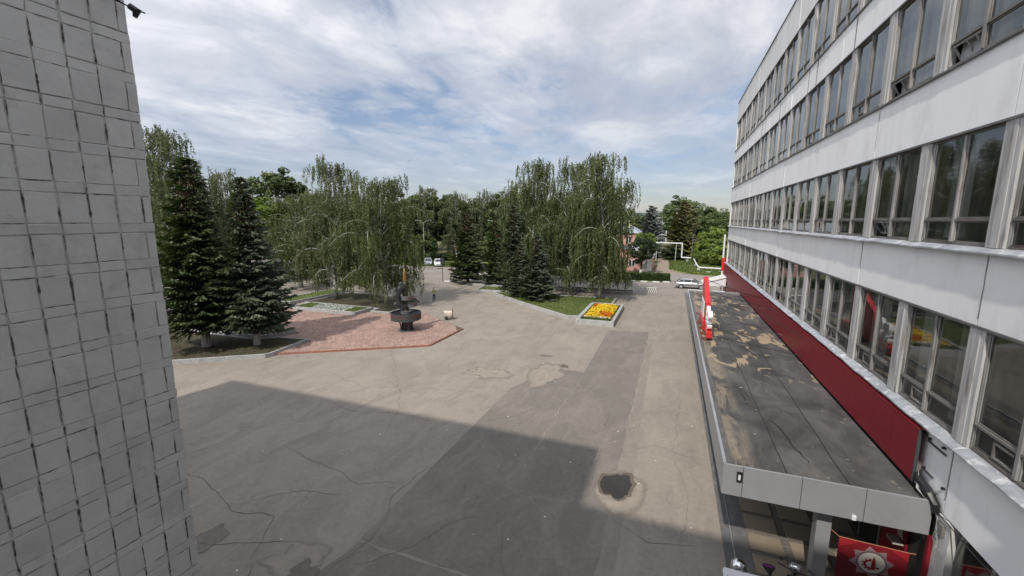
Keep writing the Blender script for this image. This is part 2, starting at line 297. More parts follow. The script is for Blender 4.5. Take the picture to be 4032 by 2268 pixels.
# ------------------------------------------------------------------ mesh helpers
class MB:
    def __init__(s): s.v = []; s.f = []; s.m = []
    def add(s, vs, fs, mi=0):
        o = len(s.v); s.v += [tuple(p) for p in vs]; s.f += [tuple(i + o for i in f) for f in fs]; s.m += [mi] * len(fs); return s
    def box(s, x0, x1, y0, y1, z0, z1, mi=0):
        return s.add([(x0, y0, z0), (x1, y0, z0), (x1, y1, z0), (x0, y1, z0), (x0, y0, z1), (x1, y0, z1), (x1, y1, z1), (x0, y1, z1)],
                     [(0, 3, 2, 1), (4, 5, 6, 7), (0, 1, 5, 4), (1, 2, 6, 5), (2, 3, 7, 6), (3, 0, 4, 7)], mi)
    def prism(s, poly, z0, z1, mi=0):       # polygon (counter-clockwise) extruded upwards
        n = len(poly); vs = [(x, y, z0) for x, y in poly] + [(x, y, z1) for x, y in poly]
        return s.add(vs, [tuple(range(n - 1, -1, -1)), tuple(range(n, 2 * n))] + [(i, (i + 1) % n, n + (i + 1) % n, n + i) for i in range(n)], mi)
    def ring(s, outer, inner, z0, z1, mi=0):
        n = len(outer); vs = [(*p, z0) for p in outer] + [(*p, z1) for p in outer] + [(*p, z1) for p in inner] + [(*p, z0) for p in inner]
        fs = []
        for i in range(n):
            j = (i + 1) % n
            fs += [(i, j, n + j, n + i), (n + i, n + j, 2 * n + j, 2 * n + i), (2 * n + i, 2 * n + j, 3 * n + j, 3 * n + i)]
        return s.add(vs, fs, mi)
    def lathe(s, prof, c=(0, 0, 0), n=24, mi=0, cap=True):
        vs = []; fs = []
        for r, z in prof:
            for k in range(n):
                a = 2 * PI * k / n; vs.append((c[0] + r * math.cos(a), c[1] + r * math.sin(a), c[2] + z))
        for i in range(len(prof) - 1):
            for k in range(n):
                l = (k + 1) % n; fs.append((i * n + k, i * n + l, (i + 1) * n + l, (i + 1) * n + k))
        if cap: fs += [tuple(range(n - 1, -1, -1)), tuple((len(prof) - 1) * n + k for k in range(n))]
        return s.add(vs, fs, mi)
    def tube(s, pts, r, n=6, mi=0):
        pts = [Vector(p) for p in pts]; vs = []; fs = []; m = len(pts)
        u = None
        for i, p in enumerate(pts):
            d = (pts[min(i + 1, m - 1)] - pts[max(i - 1, 0)]); d = d.normalized() if d.length > 1e-9 else Vector((0, 0, 1))
            if u is None: u = d.cross(Vector((0, 0, 1)) if abs(d.z) < .9 else Vector((1, 0, 0))).normalized()
            else:
                u = u - d * u.dot(d)
                u = u.normalized() if u.length > 1e-6 else d.orthogonal().normalized()
            w_ = d.cross(u); rr = r[i] if hasattr(r, '__len__') else r
            for k in range(n):
                a = 2 * PI * k / n; vs.append(p + (u * math.cos(a) + w_ * math.sin(a)) * rr)
        for i in range(m - 1):
            for k in range(n):
                l = (k + 1) % n; fs.append((i * n + k, i * n + l, (i + 1) * n + l, (i + 1) * n + k))
        fs += [tuple(range(n - 1, -1, -1)), tuple((m - 1) * n + k for k in range(n))]
        return s.add(vs, fs, mi)
    def xf(s, mtx):
        s.v = [tuple(mtx @ Vector(p)) for p in s.v]; return s
    def mesh(s, name, mats, smooth=False, var=None):
        me = bpy.data.meshes.new(name); me.from_pydata(s.v, [], s.f)
        for m_ in (mats if isinstance(mats, (list, tuple)) else [mats]): me.materials.append(m_)
        if any(s.m): me.polygons.foreach_set('material_index', s.m)
        if smooth: me.polygons.foreach_set('use_smooth', [True] * len(s.f))
        if var is not None:
            a = me.attributes.new('var', 'FLOAT', 'FACE'); a.data.foreach_set('value', [var] * len(s.f) if not hasattr(var, '__len__') else var)
        me.validate(); me.update(); return me
    def ob(s, name, mats, parent=None, smooth=False, bevel=0, var=None, loc=None):
        o = bpy.data.objects.new(name, s.mesh(name, mats, smooth, var)); col.objects.link(o)
        if parent: o.parent = parent
        if loc: o.location = loc
        if bevel:
            b = o.modifiers.new('bevel', 'BEVEL'); b.width = bevel; b.segments = 2; b.limit_method = 'ANGLE'; b.angle_limit = R(40)
        return o
def tag(o, label=None, cat=None, group=None, kind=None):
    if label: o['label'] = label
    if cat: o['category'] = cat
    if group: o['group'] = group
    if kind: o['kind'] = kind
    return o
def empty(name, label, cat, loc=(0, 0, 0), rz=0, group=None):
    o = bpy.data.objects.new(name, None); col.objects.link(o); o.location = loc; o.rotation_euler = (0, 0, rz); o.empty_display_size = .2
    return tag(o, label, cat, group)
def linkmesh(name, me, parent=None, loc=(0, 0, 0), rot=(0, 0, 0), scale=(1, 1, 1), mats=None):
    o = bpy.data.objects.new(name, me); col.objects.link(o); o.parent = parent; o.location = loc; o.rotation_euler = rot; o.scale = scale
    if mats:
        for i, m_ in enumerate(mats): o.material_slots[i].link = 'OBJECT'; o.material_slots[i].material = m_
    return o
def copy_tree(o, parent=None):
    c = o.copy(); col.objects.link(c); c.parent = parent
    for ch in list(o.children): copy_tree(ch, c)
    return c
def offset(poly, d):
    n = len(poly); out = []
    for i in range(n):
        a, b, c = Vector(poly[i - 1]), Vector(poly[i]), Vector(poly[(i + 1) % n])
        d1 = (b - a).normalized(); d2 = (c - b).normalized(); n1 = Vector((-d1.y, d1.x)); n2 = Vector((-d2.y, d2.x))
        m_ = n1 + n2; L = max(.35, m_.length_squared / 2); out.append(tuple(b + m_ / L * d / 1.0 * (1 if L else 1)))
    return out
def inside(p, poly):
    x, y = p; c = False; n = len(poly)
    for i in range(n):
        x1, y1 = poly[i]; x2, y2 = poly[i - 1]
        if (y1 > y) != (y2 > y) and x < (x2 - x1) * (y - y1) / (y2 - y1) + x1: c = not c
    return c
def sheet(name, poly, z, m, kind='structure', parent=None):
    b = MB(); b.add([(x, y, z) for x, y in poly], [tuple(range(len(poly)))]); o = b.ob(name, m, parent)
    if kind: o['kind'] = kind
    return o
def wob(poly, step=.25, amp=.05, seed=0):
    out = []; n = len(poly)
    for i in range(n):
        a, b = Vector(poly[i]), Vector(poly[(i + 1) % n]); L = (b - a).length; k = max(1, int(L / step)); nn = Vector((-(b - a).y, (b - a).x)).normalized()
        for j in range(k):
            p = a + (b - a) * j / k; q = mnoise.noise(Vector((p.x * 1.7 + seed, p.y * 1.7, seed))) * amp + mnoise.noise(Vector((p.x * 6 + seed, p.y * 6, 3))) * amp * .4
            out.append(tuple(p + nn * q))
    return out

# ------------------------------------------------------------------ ground
sheet('ground', [(-2500, -300), (2500, -300), (2500, 3000), (-2500, 3000)], -.07, M['ground'])
plaza = sheet('plaza', [(-90, -40), (7.5, -40), (7.5, 57.4), (-4.4, 57.4), (-40, 57.4), (-90, 57.4)], 0, M['asphalt'])
road = sheet('road', [(-240, 57.41), (120, 57.41), (120, 79.2), (8.1, 79.2), (3.9, 81.0), (-.1, 81.5), (-.1, 70.6), (-6, 68.6), (-14, 68.5), (-30, 69), (-36, 76), (-60, 76), (-240, 75)], .004, M['road'])
track = sheet('path', wob([(-.1, 81.5), (3.6, 81), (1.2, 84), (-.1, 88), (-.7, 116), (-1.2, 150), (-4.5, 150), (-3.1, 116), (-2.6, 88), (-2.7, 81.5)], .6, .2), .0, M['dirt'])
lawn_r = sheet('meadow', wob([(-.1, 88), (1.2, 84.2), (3.9, 81.2), (8.2, 79.4), (60, 79.6), (60, 150), (-1.1, 150), (-.65, 116)], .8, .25, 4), .004, M['meadow'])
sheet('verge', wob([(-36, 76.2), (-30, 69.2), (-14, 68.7), (-14, 88), (-120, 92), (-120, 75.6), (-60, 76.2)], .8, .2, 9), .008, M['meadow'])
sheet('verge', wob([(-13.9, 68.7), (-6.2, 68.5), (-.8, 69.2), (.25, 70.3), (.1, 71.5), (-.1, 72.5), (-6, 73), (-14, 74)], .5, .08, 2), .045, M['meadow'])
# darker repair strips
sheet('asphalt_patch', wob([(-8.3, 9), (-1.45, 9.0), (-1.45, 17.2), (-1.42, 37.2), (-4.76, 36.6), (-4.75, 25.5), (-6.6, 25.6), (-8.2, 21.5), (-8.25, 17.3)], .3, .07, 5), .004, M['asphalt_dark'])
sheet('asphalt_patch', wob([(-9.2, 4.2), (-1.2, 4.2), (-1.45, 8.9), (-8.32, 8.9)], .3, .12, 8), .004, M['asphalt_dark'])
sheet('asphalt_patch', wob([(-1.42, 10.5), (-1.0, 10.5), (-.9, 17), (-1.0, 33.5), (-1.41, 33.7)], .3, .04, 3), .004, M['asphalt_mid'])
sheet('asphalt_patch', wob([(-4.7, 56.4), (1.6, 56.8), (1.5, 57.1), (-4.6, 56.9)], .3, .08, 6), .004, M['asphalt_dark'])
def blob(name, c, rx, ry, z, m, seed, n=48, am=.18, kind='structure'):
    rings = [1, .93, .85, .72, .5, .25]; b = MB(); vs = []
    for q in rings:
        for k in range(n):
            a = 2 * PI * k / n; r = 1 + am * mnoise.noise(Vector((math.cos(a) * 1.6 + seed, math.sin(a) * 1.6, seed))) + am * .25 * mnoise.noise(Vector((math.cos(a) * 4 + seed, math.sin(a) * 4, 1)))
            vs.append((c[0] + rx * q * r * math.cos(a), c[1] + ry * q * r * math.sin(a), z))
    F = [(i * n + k, i * n + (k + 1) % n, (i + 1) * n + (k + 1) % n, (i + 1) * n + k) for i in range(len(rings) - 1) for k in range(n)]
    F.append(tuple((len(rings) - 1) * n + k for k in range(n))); b.add(vs, F); o = b.ob(name, m); at = o.data.attributes.new('fade', 'FLOAT', 'POINT')
    at.data.foreach_set('value', [f_ for f_ in (0, .35, .7, 1, 1, 1) for k in range(n)]); o['kind'] = kind; return o
def fading(m, soft=.5):
    m = m.copy(); t = m.node_tree; out = t.nodes['Material Output']; src = out.inputs[0].links[0].from_socket
    at = t.nodes.new('ShaderNodeAttribute'); at.attribute_name = 'fade'; g = t.nodes.new('ShaderNodeNewGeometry')
    f = mathn(t, 'ADD', at.outputs['Fac'], mathn(t, 'MULTIPLY', mathn(t, 'SUBTRACT', noise_n(t, g.outputs['Position'], 3.5, 6, .65), .5), 1.3)); r_ = ramp(t, [(.5 - soft / 2, 0), (.5 + soft / 2, 1)]); t.links.new(f, r_.inputs[0])
    tp = t.nodes.new('ShaderNodeBsdfTransparent'); mx = t.nodes.new('ShaderNodeMixShader'); fl = mathn(t, 'MULTIPLY', r_.outputs[0], mathn(t, 'GREATER_THAN', at.outputs['Fac'], .01))
    t.links.new(fl, mx.inputs[0]); t.links.new(tp.outputs[0], mx.inputs[1]); t.links.new(src, mx.inputs[2]); t.links.new(mx.outputs[0], out.inputs[0]); return m
M['dust'] = fading(M['dust'], 1.0); M['mud'] = fading(M['mud'], .35); M['wornspot'] = fading(M['asphalt_dark'], .8)
blob('dust_stain', (-1.25, 14.15), 1.0, 1.35, .008, M['dust'], 3)
blob('dust_stain', (-7.0, 24.2), 1.2, 2.0, .008, M['dust'], 5, am=.5)
blob('dust_stain', (-10.5, 23.2), 1.6, .9, .008, M['dust'], 8, am=.7)
blob('pothole', (-1.33, 14.45), .72, .95, .012, M['mud'], 11, am=.45)
blob('puddle', (-1.36, 14.42), .54, .74, .016, M['water'], 11, am=.45)
blob('dust_stain', (-9.4, 7.7), .85, .75, .012, M['dust'], 21, am=.6)
blob('pothole', (-9.0, 7.45), .42, .45, .016, M['mud'], 22, am=.6)
blob('pothole', (-12.6, 7.4), .5, .65, .008, M['wornspot'], 23, am=.6)
blob('pothole', (-6.2, 26.1), .35, .28, .012, M['mud'], 25, am=.6)
blob('pothole', (-8.0, 27.8), .5, .3, .008, M['wornspot'], 28, am=.5)
# long cracks
def ribbon(b, pts, wd, z, seed):
    P = []
    for i in range(len(pts) - 1):
        a, c = Vector(pts[i]), Vector(pts[i + 1]); k = max(2, int((c - a).length / .18))
        for j in range(k): P.append(a + (c - a) * j / k)
    P.append(Vector(pts[-1])); Q = []
    for i, p in enumerate(P):
        d = (P[min(i + 1, len(P) - 1)] - P[max(0, i - 1)]).normalized(); nn = Vector((-d.y, d.x))
        e = mnoise.noise(Vector((p.x * .9, p.y * .9, seed))) * .22 + mnoise.noise(Vector((p.x * 5, p.y * 5, seed))) * .06
        q = p + nn * e; ww = wd * .5 * (.45 + .8 * abs(mnoise.noise(Vector((p.x * 3, p.y * 3, seed + 9)))) * 2) * min(1, .3 + 4 * min(i, len(P) - 1 - i) / len(P))
        Q += [q + nn * ww / 2, q - nn * ww / 2]
    b.add([(q.x, q.y, z) for q in Q], [(2 * i, 2 * i + 1, 2 * i + 3, 2 * i + 2) for i in range(len(P) - 1)])
b = MB()
for k, (pts, wd) in enumerate([
        ([(-8.3, 13.2), (-8.7, 11.6), (-7.9, 9.2), (-8.4, 7.2)], .035), ([(-8.3, 17.2), (-7.0, 17.9), (-5.9, 19.5)], .03),
        ([(-9.4, 16), (-11.5, 16.6), (-14.5, 15.9), (-17, 16.4)], .03), ([(-15, 12.2), (-12.5, 11.7), (-10.2, 11.2), (-8.6, 11.9)], .035),
        ([(-17.5, 9.6), (-15.2, 9.2), (-13.2, 8.6), (-11.6, 8.8), (-10.6, 7.2)], .045), ([(-13.2, 8.6), (-12.4, 9.9), (-10, 10.6)], .03),
        ([(-15.5, 7.6), (-13.2, 7.0), (-11, 7.9), (-9.7, 8.4)], .04), ([(-10.5, 7.3), (-9.8, 6.2), (-9.2, 5.2)], .045),
        ([(-7.8, 8.1), (-6.6, 9.4), (-6.1, 10.6), (-5.2, 11.2)], .035), ([(-3.9, 7.2), (-3.6, 8.9), (-4.3, 10.6), (-4.6, 11.6)], .03),
        ([(-3.6, 8.9), (-2.2, 9.2), (-1.2, 8.8)], .03), ([(-20.5, 20), (-16, 18.6), (-13, 19.6), (-9.8, 20.3)], .03),
        ([(-22.5, 29), (-17, 22.6), (-14.4, 19.4), (-12.5, 17.0), (-11.4, 14)], .035), ([(-13.4, 22.5), (-11.5, 21.8), (-8.9, 22.8)], .03),
        ([(-16, 29), (-12, 30.5), (-9, 29), (-5, 31)], .035), ([(-13, 34.5), (-9, 34.1), (-4.5, 35.2), (1.2, 34.5)], .04),
        ([(-4.2, 38.2), (-1.5, 37.6), (1.6, 38.1)], .04), ([(-4.2, 43), (-1.2, 42.2), (1.7, 42.9)], .04), ([(-1.0, 33.4), (.9, 31), (1.5, 28)], .03),
        ([(.6, 10.5), (1.0, 14), (.5, 17.8), (.9, 22), (.6, 27)], .022), ([(-1.2, 17), (-.2, 17.8), (1.6, 17.3)], .025), ([(1.4, 43), (1.35, 50), (1.55, 55)], .04),
        ([(-1.3, 12.7), (-.2, 11.9), (1.2, 12.2)], .025), ([(-19, 36), (-15, 34.6), (-10, 37)], .04), ([(-17.2, 32.2), (-15, 29), (-13.4, 25.2)], .03)]):
    ribbon(b, pts, wd, .010 + .0004 * (k % 5), k * 3.3)
tag(b.ob('crack', M['crack']), kind='structure')
b = MB()
for k, (pts, wd) in enumerate([([(-4.75, 25.3), (-4.8, 20), (-4.9, 15.5), (-5.2, 13.2)], .05), ([(-6.8, 22), (-4.6, 20.5), (-2.2, 17.5)], .035), ([(-6.4, 21.0), (-7.6, 18.6), (-8.4, 16)], .04),
                               ([(-5.2, 12.4), (-4.2, 12.6), (-3.0, 11.9)], .03), ([(-2.4, 17), (-2.5, 15.6)], .05), ([(-15.6, 19.7), (-14.6, 20.9), (-13.6, 21.8)], .05), ([(-3.4, 22), (-1.8, 20.7)], .03), ([(-1.41, 33), (-1.4, 26), (-1.43, 18)], .05)]):
    ribbon(b, pts, wd, .013 + .0004 * (k % 4), 50 + k * 3.3)
tag(b.ob('crack_dust', M['crackpale']), kind='structure')
# litter specks on the plaza
rnd = random.Random(3); b = MB()
for k in range(45):
    x, y = rnd.uniform(-16, 1.7), rnd.uniform(6, 34); s = rnd.uniform(.012, .03)
    b.add([(x - s, y - s * .6, .018), (x + s, y - s, .022), (x + s * .7, y + s, .018), (x - s, y + s * .8, .026)], [(0, 1, 2, 3)])
tag(b.ob('litter_specks', M['petalwhite']), 'tiny pale scraps of litter scattered over the plaza asphalt', 'litter', kind='stuff')

# canopy-side footing, slabs
sheet('footing_strip', [(1.91, -2), (2.18, -2), (2.18, 60), (1.91, 60)], .012, M['footing'])
sheet('footing_strip', [(2.2, -2), (2.62, -2), (2.62, 45), (2.2, 45)], .016, M['footing'])
tag(MB().box(2.175, 2.205, -2, 45, 0, .035).ob('drain_edge', M['steellight']), kind='structure')
pv = sheet('entrance_paving', [(2.62, -2), (6.0, -2), (6.0, 45), (2.62, 45)], .016, M['gravel'])
slabs = [MB().prism(wob([(0, 0), (.86, 0), (.86, .72), (0, .72)], .2, .015, s), 0, .03).mesh('slab', M['slab'], var=s / 3) for s in range(4)]
i = 0
for r_ in range(14):
    for c_ in range(3):
        linkmesh('slab', slabs[(i * 7 + r_) % 4], pv, (2.66 + c_ * 1.10, 7.35 + r_ * .89 + (r_ * 37 % 5) * .004, .016), (0, 0, ((i * 13) % 7 - 3) * .003)); i += 1

# ------------------------------------------------------------------ kerbed beds
def lawn_tufts(poly, z, n, name='grass', parent=None, h=.07, seed=1, m=None):
    rs = np.random.RandomState(seed); xs = [p[0] for p in poly]; ys = [p[1] for p in poly]; pts = []
    while len(pts) < n:
        p = (rs.uniform(min(xs), max(xs)), rs.uniform(min(ys), max(ys)))
        if inside(p, poly): pts.append(p)
    P = np.array(pts); k = len(P); a = rs.uniform(0, 2 * PI, k); hh = h * rs.uniform(.5, 1.6, k); wd = hh * .35
    dx = np.cos(a) * wd; dy = np.sin(a) * wd; lx = rs.uniform(-.5, .5, k) * hh; ly = rs.uniform(-.5, .5, k) * hh
    V = np.zeros((k, 3, 3)); V[:, 0] = np.c_[P[:, 0] - dx, P[:, 1] - dy, np.full(k, z)]; V[:, 1] = np.c_[P[:, 0] + dx, P[:, 1] + dy, np.full(k, z)]
    V[:, 2] = np.c_[P[:, 0] + lx, P[:, 1] + ly, z + hh]
    me = np_mesh(name, V.reshape(-1, 3), 3, rs.uniform(0, 1, k), m or M['grassblade']); o = bpy.data.objects.new(name, me); col.objects.link(o); o.parent = parent; o['kind'] = 'stuff'
    return o
def np_mesh(name, V, nv, var, m):
    me = bpy.data.meshes.new(name); nf = len(V) // nv
    me.vertices.add(len(V)); me.vertices.foreach_set('co', V.astype(np.float32).ravel())
    me.loops.add(len(V)); me.loops.foreach_set('vertex_index', np.arange(len(V), dtype=np.int32))
    me.polygons.add(nf); me.polygons.foreach_set('loop_start', np.arange(0, len(V), nv, dtype=np.int32)); me.polygons.foreach_set('loop_total', np.full(nf, nv, dtype=np.int32))
    a = me.attributes.new('var', 'FLOAT', 'FACE'); a.data.foreach_set('value', np.asarray(var, dtype=np.float32))
    for m_ in (m if isinstance(m, (list, tuple)) else [m]): me.materials.append(m_)
    me.update(calc_edges=True); return me
def bed(label, poly, h, fill, kw=.17, grass=0, seed=1, name='planting_bed'):
    e = empty(name, label, 'planting bed', (poly[0][0], poly[0][1], 0)); e.location = (0, 0, 0)
    inn = offset(poly, kw); MB().ring(poly, inn, 0, h).ob('kerb', M['kerb'], e, bevel=.012)
    MB().add([(x, y, h - .06) for x, y in offset(poly, kw - .03)], [tuple(range(len(poly)))]).ob('soil', M[fill], e)
    if grass: lawn_tufts(offset(poly, kw + .05), h - .06, grass, 'grass', e, seed=seed)
    return e
bed('low grey kerbed bed under the large spruce, nearest the tiled wall', [(-42, 12.0), (-36.5, 13.4), (-30.63, 17.27), (-26.1, 20.38), (-25.98, 20.84), (-26.4, 24.45), (-29.2, 24.0), (-30.2, 23.0), (-35.2, 22.9), (-42, 22.9)], .30, 'soil', grass=2600, seed=2)
bed('kerbed bed behind the front spruce, its corner pointing at the brick paving', [(-42, 23.6), (-35.2, 23.5), (-30.35, 23.2), (-29.2, 25.9), (-31.3, 26.1), (-42, 26.6)], .42, 'soil', grass=1600, seed=3)
eb = bed('raised grey bed with a gravel patch behind the brick paving', [(-38.0, 33.25), (-29.5, 33.25), (-29.4, 36.0), (-37.9, 36.0)], .38, 'lawn', grass=2600, seed=4)
MB().add([(x, y, .335) for x, y in wob([(-35.6, 33.6), (-31.2, 33.5), (-31.6, 35.8), (-36.6, 35.75)], .3, .15, 4)], [tuple(range(len(wob([(-35.6, 33.6), (-31.2, 33.5), (-31.6, 35.8), (-36.6, 35.75)], .3, .15, 4))))]).ob('gravel_patch', M['concrete'], eb)
bed('bed of bare soil around the birch behind the monument', [(-29.1, 35.1), (-26.7, 35.1), (-26.45, 40.9), (-28.8, 43.3), (-39.4, 43.2), (-39.4, 36.3), (-29.1, 36.3)], .22, 'soil', grass=1500, seed=5)
bed('narrow grass bed beside the road left of the birches', [(-43.3, 35.8), (-40.4, 35.2), (-39.75, 44.2), (-42.9, 44.4)], .35, 'lawn', grass=1200, seed=6)
bed('large kerbed lawn with birch and spruce, joined to the flower planter', [(-21.4, 49.55), (-16.15, 44.87), (-9.2, 39.4), (-8.0, 39.75), (-8.0, 46.5), (-5.8, 46.55), (-5.8, 50.9), (-14.7, 50.2), (-20.9, 50.0)], .36, 'lawn', grass=9000, seed=7)
bed('kerbed strip behind the lawn island under the tall birches', [(-24.5, 51.0), (-14.9, 51.5), (-14.9, 54.6), (-24.9, 54.6)], .3, 'lawn', grass=2200, seed=8)
bed('thin kerbed bed along the road on the left of the plaza mouth', [(-28.5, 56.0), (-17.0, 55.7), (-17.0, 57.2), (-28.4, 57.3)], .28, 'soil', grass=1200, seed=9)
bed('kerbed bed of bare soil by the striped concrete block', [(-14.7, 55.5), (-7.0, 55.5), (-4.25, 55.6), (-4.25, 57.3), (-14.7, 57.3)], .4, 'soil', grass=900, seed=10)
# flower planter
fp = empty('flower_planter', 'raised concrete planter filled with yellow and orange pansies', 'planter')
P = [(-7.95, 37.7), (-4.5, 37.7), (-4.5, 46.4), (-7.95, 46.4)]
MB().ring(P, offset(P, .28), 0, .50).ob('kerb', M['kerb'], fp, bevel=.015)
MB().add([(x, y, .42) for x, y in offset(P, .2)], [(0, 1, 2, 3)]).ob('soil', M['soil'], fp)
lawn_tufts(offset(P, .3), .42, 5200, 'leaves', fp, .10, 20)
def flowers():
    rs = np.random.RandomState(5); groups = {'yellow': [], 'orange': [], 'petalwhite': []}
    for k in range(3400):
        x, y = rs.uniform(-7.5, -4.95), rs.uniform(38.9, 46.0)
        u = (x + 7.5) / 2.5; t_ = (y - 38.9) / 7.1
        n1 = mnoise.noise(Vector((x * .8, y * .55, 4)))
        org = (u < .34 + n1 * .4 and t_ > .70) or (u > .58 + n1 * .3 and t_ < .36 and t_ > .1)
        c = 'orange' if org else 'yellow'
        if (t_ > .95 or t_ < .06) and rs.rand() < .7: c = 'petalwhite'
        if rs.rand() < .06: c = 'yellow' if c == 'orange' else 'orange'
        if mnoise.noise(Vector((x * 3, y * 3, 7))) < -.22: continue
        groups[c].append((x, y, .50 + .12 * math.sin(PI * u) * math.sin(PI * t_) + rs.uniform(-.03, .06), rs.uniform(.05, .08), rs.uniform(0, 6)))
    for c, L in groups.items():
        b = MB()
        for x, y, z, s, a in L:
            vs = []
            for j in range(5):
                q = a + j * 2 * PI / 5; vs.append((x + math.cos(q) * s, y + math.sin(q) * s, z + .02 * math.sin(j * 2.3 + a)))
            b.add(vs + [(x, y, z - .02)], [(j, (j + 1) % 5, 5) for j in range(5)])
        o = b.ob('pansies', M[c], fp); o['kind'] = 'stuff'; o['label'] = {'yellow': 'yellow pansies', 'orange': 'orange pansies', 'petalwhite': 'white pansies'}[c]
flowers()

# painted road kerbs
kd = {}
for nm, mm in (('white', 'kerbwhite'), ('black', 'kerbblack')):
    kd[nm] = MB().box(-.5, .5, -.08, .08, 0, .17).mesh('kerb_stone', M[mm])
def kerbs(pts, start, label_w, label_b, group, seq):
    for (x, y), c in zip(pts, seq):
        o = bpy.data.objects.new('kerb_stone', kd[c]); col.objects.link(o); o.location = (x, y, .0); o.scale = (1.0, 1, 1)
        tag(o, label_w if c == 'white' else label_b, 'kerb stone', group)
kerbs([(-32.7, 57.75), (-31.7, 57.9)], 0, 'white painted kerb stone beside the foot of the black sign pole', 'black painted kerb stone butted to the white one near the sign pole', 'painted kerb stones by the sign pole', ['white', 'black'])
kerbs([(-29.8, 58.35)], 0, 'single white kerb stone left of the thin roadside bed', '', 'painted kerb stones by the sign pole', ['white'])
kerbs([(-24.4 + 2.2 * i, 68.9) for i in range(5)], 0, 'white kerb stone in the line on the far roadside behind the narrow spruces', '', 'white kerb stones behind the spruces', ['white'] * 5)
for q_, l_ in (((-5.6, 68.36), 'leftmost white kerb stone under the hedge, next to the birch leaves'), ((-3.8, 68.45), 'second white kerb stone from the birch along the hedge'), ((-2.0, 68.6), 'third white kerb stone from the birch along the hedge'), ((-.5, 69.15), 'white kerb stone at the right end of the hedge')):
    kerbs([q_], 0, l_, '', 'white kerb stones along the hedge', ['white'])
for i in range(8):
    pass
# striped block
b = MB().box(0, 1.25, 0, .4, 0, .62)
sb = empty('concrete_block', 'black and white striped concrete block at the plaza mouth', 'barrier', (-2.8, 58.5, .004))
b.ob('block', M['kerbwhite'], sb); b = MB()
for k in range(5):
    x = .03 + k * .25; b.add([(x - .0, -.008, .008), (x + .11, -.008, .008), (min(x + .27, 1.245), -.008, .612), (x + .16, -.008, .612)], [(0, 1, 2, 3)])
b.ob('stripe', M['kerbblack'], sb)

# ------------------------------------------------------------------ brick paving
PAV = [(-26.2, 21.15), (-16.92, 26.91), (-16.88, 32.34), (-23.64, 36.69), (-26.6, 34.95), (-29.2, 34.95), (-29.35, 33.1), (-38.0, 33.1), (-41.5, 34.6), (-41.5, 26.75), (-31.3, 26.25), (-29.05, 26.05), (-29.9, 24.1), (-26.3, 24.6)]
bp = MB().prism(PAV, 0, .085).ob('brick_paving', M['brickjoint']); bp['kind'] = 'structure'
kb = MB()
for (a, c) in ((PAV[0], PAV[1]), (PAV[1], PAV[2])):
    a, c = Vector(a), Vector(c); d = (c - a).normalized(); nn = Vector((d.y, -d.x)); L = (c - a).length; k = int(L / .5)
    for j in range(k):
        p = a + d * (j * L / k + .006); q = a + d * ((j + 1) * L / k - .006); h = .115 + .006 * ((j * 7) % 3)
        pts = [(p.x + nn.x * .09, p.y + nn.y * .09), (q.x + nn.x * .09, q.y + nn.y * .09), (q.x, q.y), (p.x, p.y)]
        o = MB().prism(pts, 0, h).ob('edging_block', M['brickkerb'], bp)
PIN2 = offset(PAV, .075); rs = random.Random(9); cells = []
ang = math.atan2(PAV[1][1] - PAV[0][1], PAV[1][0] - PAV[0][0]) + PI / 2; ca, sa = math.cos(ang), math.sin(ang)
bl, bw_ = .24, .12
for r_ in range(-110, 160):
    for c_ in range(-70, 70):
        u = c_ * bl + (r_ % 2) * bl / 2; v_ = r_ * bw_
        x = PAV[0][0] + u * ca - v_ * sa; y = PAV[0][1] + u * sa + v_ * ca
        if inside((x, y), PIN2): cells.append((x, y))
cells.sort(key=lambda p: p[0] ** 2 + p[1] ** 2)
def brickbox(b, x, y, a, z0, z1, tilt=0):
    c, s = math.cos(a), math.sin(a); L, W = bl / 2 - .009, bw_ / 2 - .009
    q = [(-L, -W), (L, -W), (L, W), (-L, W)]; pts = [(x + u * c - v_ * s, y + u * s + v_ * c) for u, v_ in q]
    b.add([(*p, z0) for p in pts] + [(pts[0][0], pts[0][1], z1), (pts[1][0], pts[1][1], z1 + tilt), (pts[2][0], pts[2][1], z1 + tilt), (pts[3][0], pts[3][1], z1)],
          [(4, 5, 6, 7), (0, 1, 5, 4), (1, 2, 6, 5), (2, 3, 7, 6), (3, 0, 4, 7)])
bm_ = []
for k in range(6):
    b = MB(); brickbox(b, 0, 0, 0, -.02, .022, .002 * (k % 3)); bm_.append(b.mesh('brick', M['brick'], var=k / 5))
for k, (x, y) in enumerate(cells[:290]):
    linkmesh('brick', bm_[rs.randrange(6)], bp, (x, y, .085 + rs.uniform(-.003, .004)), (0, 0, ang + rs.uniform(-.015, .015)))
b = MB(); var = []
for x, y in cells[290:]:
    brickbox(b, x, y, ang + rs.uniform(-.015, .015), .07, .107 + rs.uniform(-.003, .004), rs.uniform(-.002, .002)); var += [min(1, max(0, rs.gauss(.5, .28)))] * 5
o = b.ob('bricks', M['brick'], bp, var=var); o['kind'] = 'stuff'

